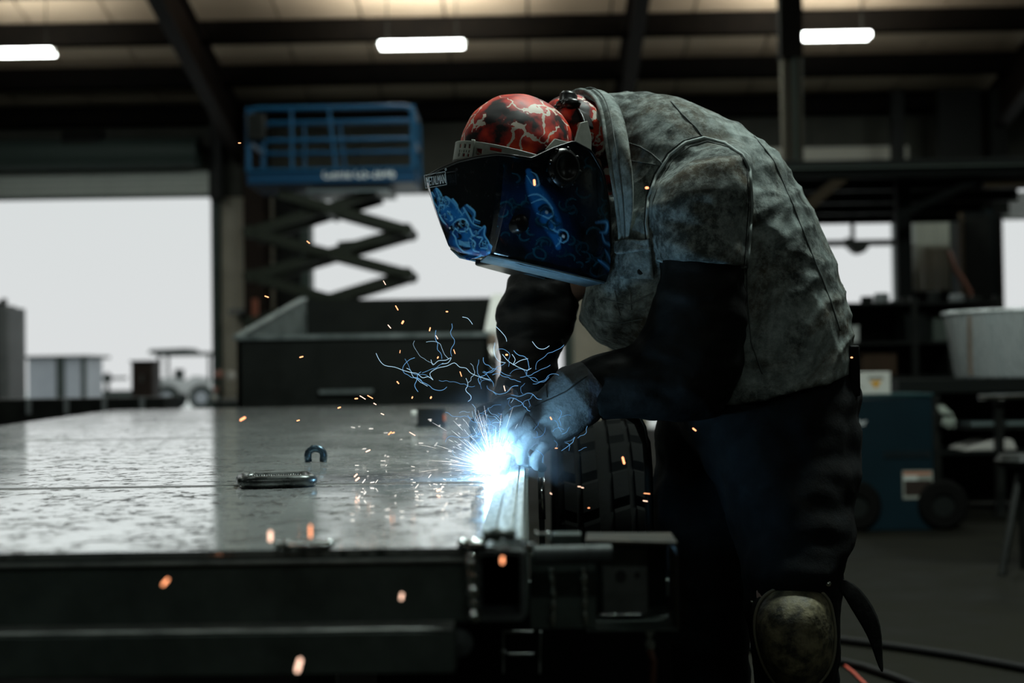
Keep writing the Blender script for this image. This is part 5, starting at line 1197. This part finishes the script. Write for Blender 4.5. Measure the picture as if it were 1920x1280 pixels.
MB().lathe([(0, .018), (.012, .018), (.016, .012), (.016, 0), (.02, -.003), (.02, -.01), (0, -.01)], rt, -hv, 20).build('ratchet_knob', M_gloss, shell, smooth=True)
hb = MB()
for k in range(7):
    a = HL(-.075+.004*k, -.03+.012*k, -.148-.002*(k % 3)); hb.sphere(a, (.016, .009, .010), 8, 6)
hb.build('ratchet_cover', M_gloss, shell, smooth=True)
# maker's lettering on the crown plate
ec = (HL(.085, -.04, .1)-HL(.085, .04, .1))
pu = (HL(.128, .09, .004)-HL(.128, -.09, .004)).normalized(); pd = -(HL(.115, 0, .06)-HL(.135, 0, 0)).normalized(); pn = pu.cross(pd).normalized()
Rm = Matrix((pu, pd, pn)).transposed()
org = HL(.1335, -.090, .034)+pn*.0030
text('lettering', 'METALMAN', mat('lettering_white', (.55, .58, .6), .5), org+pu*.004, .0215, Rm, shell, .0004, sx_=.52)
fb = MB()
w_t, h_t = .064, .019
for a0, b0 in (((0, -.003), (w_t, -.003)), ((0, h_t), (w_t, h_t)), ((0, -.003), (0, h_t)), ((w_t, -.003), (w_t, h_t))):
    fb.bar(org+pu*a0[0]+pd*a0[1], org+pu*b0[0]+pd*b0[1], .0008, .0006, pn)
fb.build('lettering_frame', MATS['lettering_white'], shell)
MB().lathe([(.0016, 0), (.0022, 0), (.0022, .0006), (.0016, .0006), (.0016, 0)], org+pu*(w_t+.003)+pd*(h_t+.003), pn, 14).build('registered_ring', MATS['lettering_white'], shell)
# ---- knee pad with its strap, and the pouch at the hip
M_pad = mat('worn_hide_pad', (.018, .017, .010), .6, col2=(.17, .15, .085), scale=34, contrast=.3, detail=9, bump=.9, bscale=55, rvar=.12, spec=.35)
kp = MB(); Yk2 = 2.30
out = [(1490, 1094), (1530, 1100), (1556, 1122), (1566, 1160), (1569, 1200), (1564, 1240), (1548, 1272), (1520, 1298), (1490, 1306), (1460, 1292), (1436, 1262), (1420, 1222), (1412, 1180), (1415, 1145), (1428, 1118), (1455, 1100)]
out = cat(out+[out[0]], 4)[:-1]; cen = (1491, 1200); n = len(out); rings = 9; v = []
for j in range(rings+1):
    s_ = j/rings
    for (x_, y_) in out:
        px_, py_ = cen[0]+(x_-cen[0])*s_, cen[1]+(y_-cen[1])*s_
        v.append(P(px_, py_, Yk2-.045*(1-s_**2.4)+.03*s_**6))
v = v[n-1:]  # first ring collapses to one point
v[0] = P(*cen, Yk2-.045)
f = [(0, 1+i, 1+(i+1) % n) for i in range(n)]+[(1+(j-1)*n+i, 1+(j-1)*n+(i+1) % n, 1+j*n+(i+1) % n, 1+j*n+i) for j in range(1, rings) for i in range(n)]
kpo = add_mesh('knee_pad', v, f, M_pad, worker, smooth=True); q = kpo.modifiers.new('s', 'SOLIDIFY'); q.thickness = .006; q.offset = -1
tag(kpo, 'scuffed tan oval knee pad')
MB().tube([P(cen[0]+(x_-cen[0])*.965, cen[1]+(y_-cen[1])*.965, Yk2+.018) for x_, y_ in out], .0028, 8, closed=True).build('stitched_edge', mat('pad_edge', (.14, .13, .09), .6), kpo, smooth=True)
bk = MB(); ko = MB()
ko.loft([((1560, 1088), (1430, 1090), 2.37, .03), ((1572, 1130), (1410, 1135), 2.37, .05), ((1574, 1220), (1416, 1225), 2.38, .055), ((1556, 1300), (1436, 1300), 2.40, .05)], 20)
ko.build('pad_backing', M_leath, kpo, smooth=True)
for (a, c) in (((1553, 1094), .004), ((1410, 1128), .0025)):
    MB().lathe([(0, .003), (c, .002), (c*1.2, 0)], P(*a, 2.31), (0, -1, 0), 14).build('rivet', mat('nickel_rivet', (.6, .6, .56), .25, 1), kpo, smooth=True)
st = [((1566, 1085), 8), ((1590, 1098), 16), ((1612, 1130), 21), ((1634, 1165), 20), ((1645, 1200), 14), ((1650, 1235), 8), ((1657, 1262), 3)]
v = []
for (a, hw_) in st:
    t = Vector((hw_*.82, -hw_*.57)); 
    v.append(P(a[0]-t.x, a[1]-t.y, 2.36)); v.append(P(a[0]+t.x, a[1]+t.y, 2.375))
f = [(2*i, 2*i+1, 2*i+3, 2*i+2) for i in range(len(st)-1)]
so = add_mesh('loose_strap', v, f, M_leath, kpo, smooth=True); q = so.modifiers.new('s', 'SOLIDIFY'); q.thickness = .003; q = so.modifiers.new('u', 'SUBSURF'); q.levels = 1; q.render_levels = 1
bx('hip_pouch', M_leath, X(1586, 2.48), X(1606, 2.48), 2.45, 2.56, Z(742, 2.48, 1595), Z(648, 2.48, 1595), worker, bevel=.003)
# ---- torch in the gloved hands
t = thing('welding_torch', 'black welding torch with copper nozzle held between the gloves over the arc', 'torch', P(940, 840, 2.40))
MB().tube([P(1035, 745, 2.40), P(990, 775, 2.405), P(960, 805, 2.41), P(945, 830, 2.41)], [.014, .015, .014, .011], 14).build('handle', M_black, t, smooth=True)
MB().tube([P(945, 830, 2.41), P(938, 846, 2.405), P(934, 858, 2.395)], [.008, .007, .007], 12).build('gooseneck', M_zinc, t, smooth=True)
MB().lathe([(.0, 0), (.0085, 0), (.009, .012), (.0075, .022), (.0055, .022), (.0055, .004), (0, .004)], P(934, 855, 2.395), P(931, 882, 2.375)-P(934, 855, 2.395), 18).build('nozzle', mat('copper_nozzle', (.5, .26, .15), .35, 1), t, smooth=True)
MB().tube([P(1035, 745, 2.40), P(1085, 735, 2.46), P(1150, 760, 2.56), P(1195, 790, 2.60), P(1212, 830, 2.60), P(1216, 880, 2.62), P(1218, 980, 2.62), P(1222, 1150, 2.62), P(1250, 1400, 2.60), Vector((.35, 2.72, .015)), Vector((.0, 3.6, .012)), Vector((-.5, 5.0, .012)), Vector((-.7, 7.0, .012)), Vector((-.7, 8.5, .012))], .008, 8).build('cable', M_black, t, smooth=True)
MB().tube([P(1198, 778, 2.50), P(1210, 800, 2.50), P(1216, 838, 2.50)], .0022, 6).build('cable_highlight_wire', M_zinc, t, smooth=True)  # thin pale strand added as the highlight along the cable
# ================================================================== THE ARC, ITS FUME AND THE SPARKS
AY = 2.29
arc = P(928, 888, AY)
t = thing('welding_arc', 'blinding blue-white welding arc on the deck edge under the gloves', 'arc', arc)
MB().sphere(arc, (.007, .005, .004), 12, 8).build('arc_core', glow('arc_core', (.8, .95, 1), 3), t)
l = bpy.data.lights.new('arc_light', 'POINT'); l.energy = 4.2; l.color = (.32, .66, 1); l.shadow_soft_size = .012; 
o = bpy.data.objects.new('arc_light', l); C.objects.link(o); o.location = arc+Vector((-.004, -.012, .02))
# fume cloud: smoke, made thickest at the arc to carry its glare halo
m = bpy.data.materials.new('weld_fume'); m.use_nodes = True; nt = m.node_tree; nt.nodes.clear()
N = nt.nodes.new; L = nt.links.new
out_ = N('ShaderNodeOutputMaterial'); vp = N('ShaderNodeVolumeScatter'); L(vp.outputs[0], out_.inputs['Volume'])
vp.inputs['Color'].default_value = (.9, .95, 1, 1); vp.inputs['Anisotropy'].default_value = .1
tc = N('ShaderNodeTexCoord'); ln = N('ShaderNodeVectorMath'); ln.operation = 'LENGTH'; L(tc.outputs['Object'], ln.inputs[0])
fr = N('ShaderNodeMapRange'); fr.inputs[1].default_value = .0; fr.inputs[2].default_value = 1.0; fr.inputs[3].default_value = 1; fr.inputs[4].default_value = 0; L(ln.outputs['Value'], fr.inputs[0])
pw = N('ShaderNodeMath'); pw.operation = 'POWER'; pw.inputs[1].default_value = 3.6; L(fr.outputs[0], pw.inputs[0])
ns = N('ShaderNodeTexNoise'); ns.inputs['Scale'].default_value = 3.5; ns.inputs['Detail'].default_value = 3; L(tc.outputs['Object'], ns.inputs[0])
n2 = N('ShaderNodeMapRange'); n2.inputs[1].default_value = .38; n2.inputs[2].default_value = .62; L(ns.outputs[0], n2.inputs[0])
mu = N('ShaderNodeMath'); mu.operation = 'MULTIPLY'; L(pw.outputs[0], mu.inputs[0]); L(n2.outputs[0], mu.inputs[1])
m2 = N('ShaderNodeMath'); m2.operation = 'MULTIPLY'; m2.inputs[1].default_value = 11; L(mu.outputs[0], m2.inputs[0]); L(m2.outputs[0], vp.inputs['Density'])
me = bpy.data.meshes.new('weld_fume'); bm = bmesh.new(); bmesh.ops.create_uvsphere(bm, u_segments=24, v_segments=16, radius=1); bm.to_mesh(me); bm.free()
fo = bpy.data.objects.new('weld_fume', me); C.objects.link(fo); fo.location = arc+Vector((.0, 0, .035)); fo.scale = (.19, .12, .17); me.materials.append(m)
tag(fo, 'thin blue-lit fume hanging round the welding arc', 'smoke', kind='stuff')
# fine spray of white-hot streaks
M_sp = glow('white_hot', (1, .93, .85), 1.8); M_or = glow('orange_hot', (1, .36, .16), 2.6); M_pk = glow('pale_orange_hot', (1, .62, .45), 2.4); M_fil = glow('blue_hot_filament', (.22, .55, 1), .8); M_filw = glow('pale_hot_filament', (.5, .78, 1), 1.1)
rg = random.Random(5)
s_ = MB()
for i in range(210):
    a = rg.uniform(math.radians(95), math.radians(196)) if rg.random() < .8 else rg.uniform(math.radians(60), math.radians(110)); r0 = rg.uniform(10, 130)*rg.random()**.5; ln_ = rg.uniform(6, 55)*(1 if rg.random() < .5 else .35)
    if a > math.radians(176): ln_ *= .5
    dy = rg.uniform(-.06, .06); k0 = r0/1130; k1 = (r0+ln_)/1130
    drop = lambda k: -k*k*1.2
    q = [arc+Vector((math.cos(a)*k, dy*k*6, math.sin(a)*k+drop(k)+.004)) for k in (k0, (k0+k1)/2, k1)]
    if min(p.z for p in q) < DZ+.001: continue
    s_.tube(q, [.00014, .00024, .0001], 4)
tag(s_.build('spark_spray', M_sp), 'dense fan of fine white-hot sparks bursting left and up from the arc', 'sparks', kind='stuff')
# short flat streaks skipping over the deck
s_ = MB()
for i in range(62):
    x_, y_ = rg.uniform(640, 905), rg.uniform(785, 965); p = G(x_, y_, DZ+.004)
    p = P(x_, y_, min(p.y, 2.9)-.01) if p.y > 2.95 else p
    ln_ = rg.uniform(.002, .009); a = rg.choice((0, 0, .15, .9, -.2)); d = Vector((math.cos(a), 0, math.sin(a)))*ln_
    s_.tube([p, p+d], rg.uniform(.0003, .0007), 5)
tag(s_.build('spark_scatter', M_sp), 'tiny white sparks scattered low over the deck left of the arc', 'sparks', kind='stuff')
# wandering filaments around the hands; their glow stands for arc light on them
def wander(x_, y_, n, st, Yc, r, mb, bias=(0, -.2)):
    a = rg.uniform(0, 6.28); q = []; y3 = Yc
    for k in range(n):
        a += rg.uniform(-.75, .75); x_ += st*math.cos(a)+bias[0]*st*.3; y_ += st*math.sin(a)*.8+bias[1]*st*.3; y3 += rg.uniform(-.003, .003)
        q.append(P(x_, y_, y3))
    mb.tube(smooth_pts(q, 3), r, 4)
f1, f2 = MB(), MB()
for i in range(70): wander(rg.uniform(885, 965), rg.uniform(770, 860), rg.randint(5, 10), rg.uniform(5, 8), rg.uniform(2.33, 2.40)-.0, rg.uniform(.00015, .00032), f2 if i % 2 else f1)
for i in range(20): wander(rg.uniform(900, 1010), rg.uniform(680, 760), rg.randint(6, 11), rg.uniform(6, 9), 2.33, rg.uniform(.0002, .00045), f1)
for i in range(14): wander(rg.uniform(795, 905), rg.uniform(670, 725), rg.randint(6, 11), rg.uniform(7, 10), 2.36, rg.uniform(.0002, .00045), f2 if i % 3 == 0 else f1)
for i in range(16): wander(rg.uniform(985, 1080), rg.uniform(790, 850), rg.randint(4, 8), rg.uniform(4, 7), 2.31, rg.uniform(.0002, .00035), f1)
for q in ([(705, 662), (712, 676), (722, 685), (740, 688), (756, 694), (770, 698), (782, 700), (792, 708), (803, 706), (812, 712)], [(812, 712), (806, 700), (820, 690), (838, 686), (852, 680), (862, 688), (874, 690), (884, 700), (905, 708), (920, 712)],
          [(808, 674), (812, 684), (822, 676), (836, 675), (846, 670), (840, 680), (828, 682)], [(867, 594), (876, 596), (882, 602), (886, 608)], [(930, 612), (940, 622), (948, 632), (950, 640)], [(998, 640), (1008, 652), (1020, 654), (1030, 648)],
          [(942, 664), (952, 676), (964, 684), (976, 690), (988, 694), (996, 690)], [(960, 664), (966, 674), (962, 684), (975, 676), (990, 672)], [(928, 642), (926, 660), (934, 676), (948, 680)]):
    f2.tube(smooth_pts([P(a, b_, 2.35) for a, b_ in q], 3), .0004, 5)
tag(f1.build('spark_filaments', M_fil), 'tangle of thin blue glowing filaments curling round the gloves', 'filaments', kind='stuff')
tag(f2.build('pale_filaments', M_filw), 'brighter pale filaments looping from the gloves to the far left', 'filaments', kind='stuff')
# the larger flying sparks, one by one: x, y, length px, angle deg, width px, depth, material
SP = [(942, 1050, 10, 88, 6, 1.28, 0), (560, 1247, 22, 75, 8, 1.2, 2), (310, 1091, 14, 50, 5.5, 1.25, 0), (753, 1118, 10, 80, 5, 1.28, 2), (507, 1005, 16, 90, 7, 1.3, 2), (582, 996, 22, 90, 4, 1.3, 0), (1169, 863, 12, 105, 4, 2.0, 0), (1302, 805, 7, 140, 3, 2.1, 0), (1002, 342, 9, 95, 4.5, 2.15, 0), (1213, 352, 4, 0, 4.5, 2.05, 0),
      (455, 785, 10, 30, 4.5, 1.9, 0), (506, 980, 9, 45, 3.5, 1.7, 2), (449, 268, 4, 0, 2, 2.5, 0), (578, 454, 6, 140, 2, 2.6, 0), (500, 556, 7, 160, 2.2, 2.5, 0), (565, 669, 6, 15, 2.5, 2.5, 0), (559, 788, 5, 15, 2.2, 2.3, 0), (636, 764, 5, 20, 2.5, 2.3, 0),
      (744, 577, 9, 120, 2, 2.45, 0), (755, 604, 5, 60, 3.6, 2.5, 0), (730, 612, 8, 130, 1.6, 2.4, 2), (721, 530, 8, 120, 1.2, 2.5, 2), (806, 617, 6, 75, 2.2, 2.4, 0), (819, 632, 7, 120, 1.4, 2.4, 2), (838, 584, 3, 0, 2.4, 2.4, 0), (852, 659, 8, 110, 1.5, 2.35, 0),
      (668, 747, 5, 5, 2.4, 2.4, 0), (680, 745, 12, 148, 1.5, 2.4, 2), (694, 744, 11, 150, 1.8, 2.4, 0), (703, 757, 5, 150, 1.6, 2.4, 2), (717, 776, 6, 155, 1.6, 2.4, 2), (750, 659, 5, 80, 1.2, 2.4, 0), (746, 717, 5, 130, 2.2, 2.4, 0), (773, 745, 3, 70, 2.4, 2.4, 0),
      (808, 745, 3, 60, 3, 2.4, 0), (773, 813, 12, 150, 1.4, 2.35, 2), (731, 812, 7, 45, 2.4, 2.35, 0), (737, 811, 5, 20, 2, 2.35, 0), (864, 701, 9, 110, 1.5, 2.35, 0), (821, 670, 3, 60, 2.4, 2.4, 0), (1033, 784, 5, 120, 2.2, 2.2, 0), (950, 665, 3, 0, 3.2, 2.3, 0),
      (1086, 912, 5, 175, 1.4, 2.0, 2), (1092, 914, 4, 170, 1.6, 2.0, 2), (1213, 925, 11, 175, 1.4, 2.0, 0), (1210, 939, 8, 170, 1.6, 2.0, 2), (1033, 925, 4, 140, 1.6, 2.0, 2), (667, 891, 7, 45, 2.4, 2.1, 2), (670, 898, 8, 40, 3, 2.1, 2), (1597, 670, 3, 0, 3, 2.3, 0),
      (822, 919, 5, 20, 4.5, 2.0, 2), (905, 962, 4, 90, 3, 1.9, 0), (918, 952, 8, 105, 1.5, 2.0, 0), (880, 960, 6, 85, 2.4, 1.9, 2), (727, 978, 6, 20, 3, 1.9, 2), (690, 845, 8, 25, 2.4, 2.3, 2), (1104, 952, 3, 0, 1.6, 2.0, 0), (1043, 840, 4, 0, 1.6, 2.2, 0), (946, 728, 10, 105, 1.5, 2.3, 2)]
proto = {}
for i, (x_, y_, ln_, ad, wd, Y_, mi) in enumerate(SP):
    a = math.radians(ad); dx_, dy_ = math.cos(a)*ln_/2, math.sin(a)*ln_/2
    p0, p1 = P(x_-dx_, y_+dy_, Y_), P(x_+dx_, y_-dy_, Y_); r = wd*.5*Y_/F
    d = (p1-p0)
    b_ = MB(); b_.tube([p0-d.normalized()*r*.6, p0, p1, p1+d.normalized()*r*.6], [r*.5, r, r, r*.5], 8)
    where = ('in front of the steel beam, low in the view' if y_ > 1040 else 'over the dark clothing and tyre' if x_ > 995 and y_ > 380 else 'in front of the painted helmet and collar' if x_ > 995 else 'low over the shiny deck' if y_ > 770 else 'in the air above the deck, left of the worker')
    tag(b_.build('spark', (M_or, M_sp, M_pk)[mi]), 'glowing orange spark '+where, 'spark', 'sparks '+where)
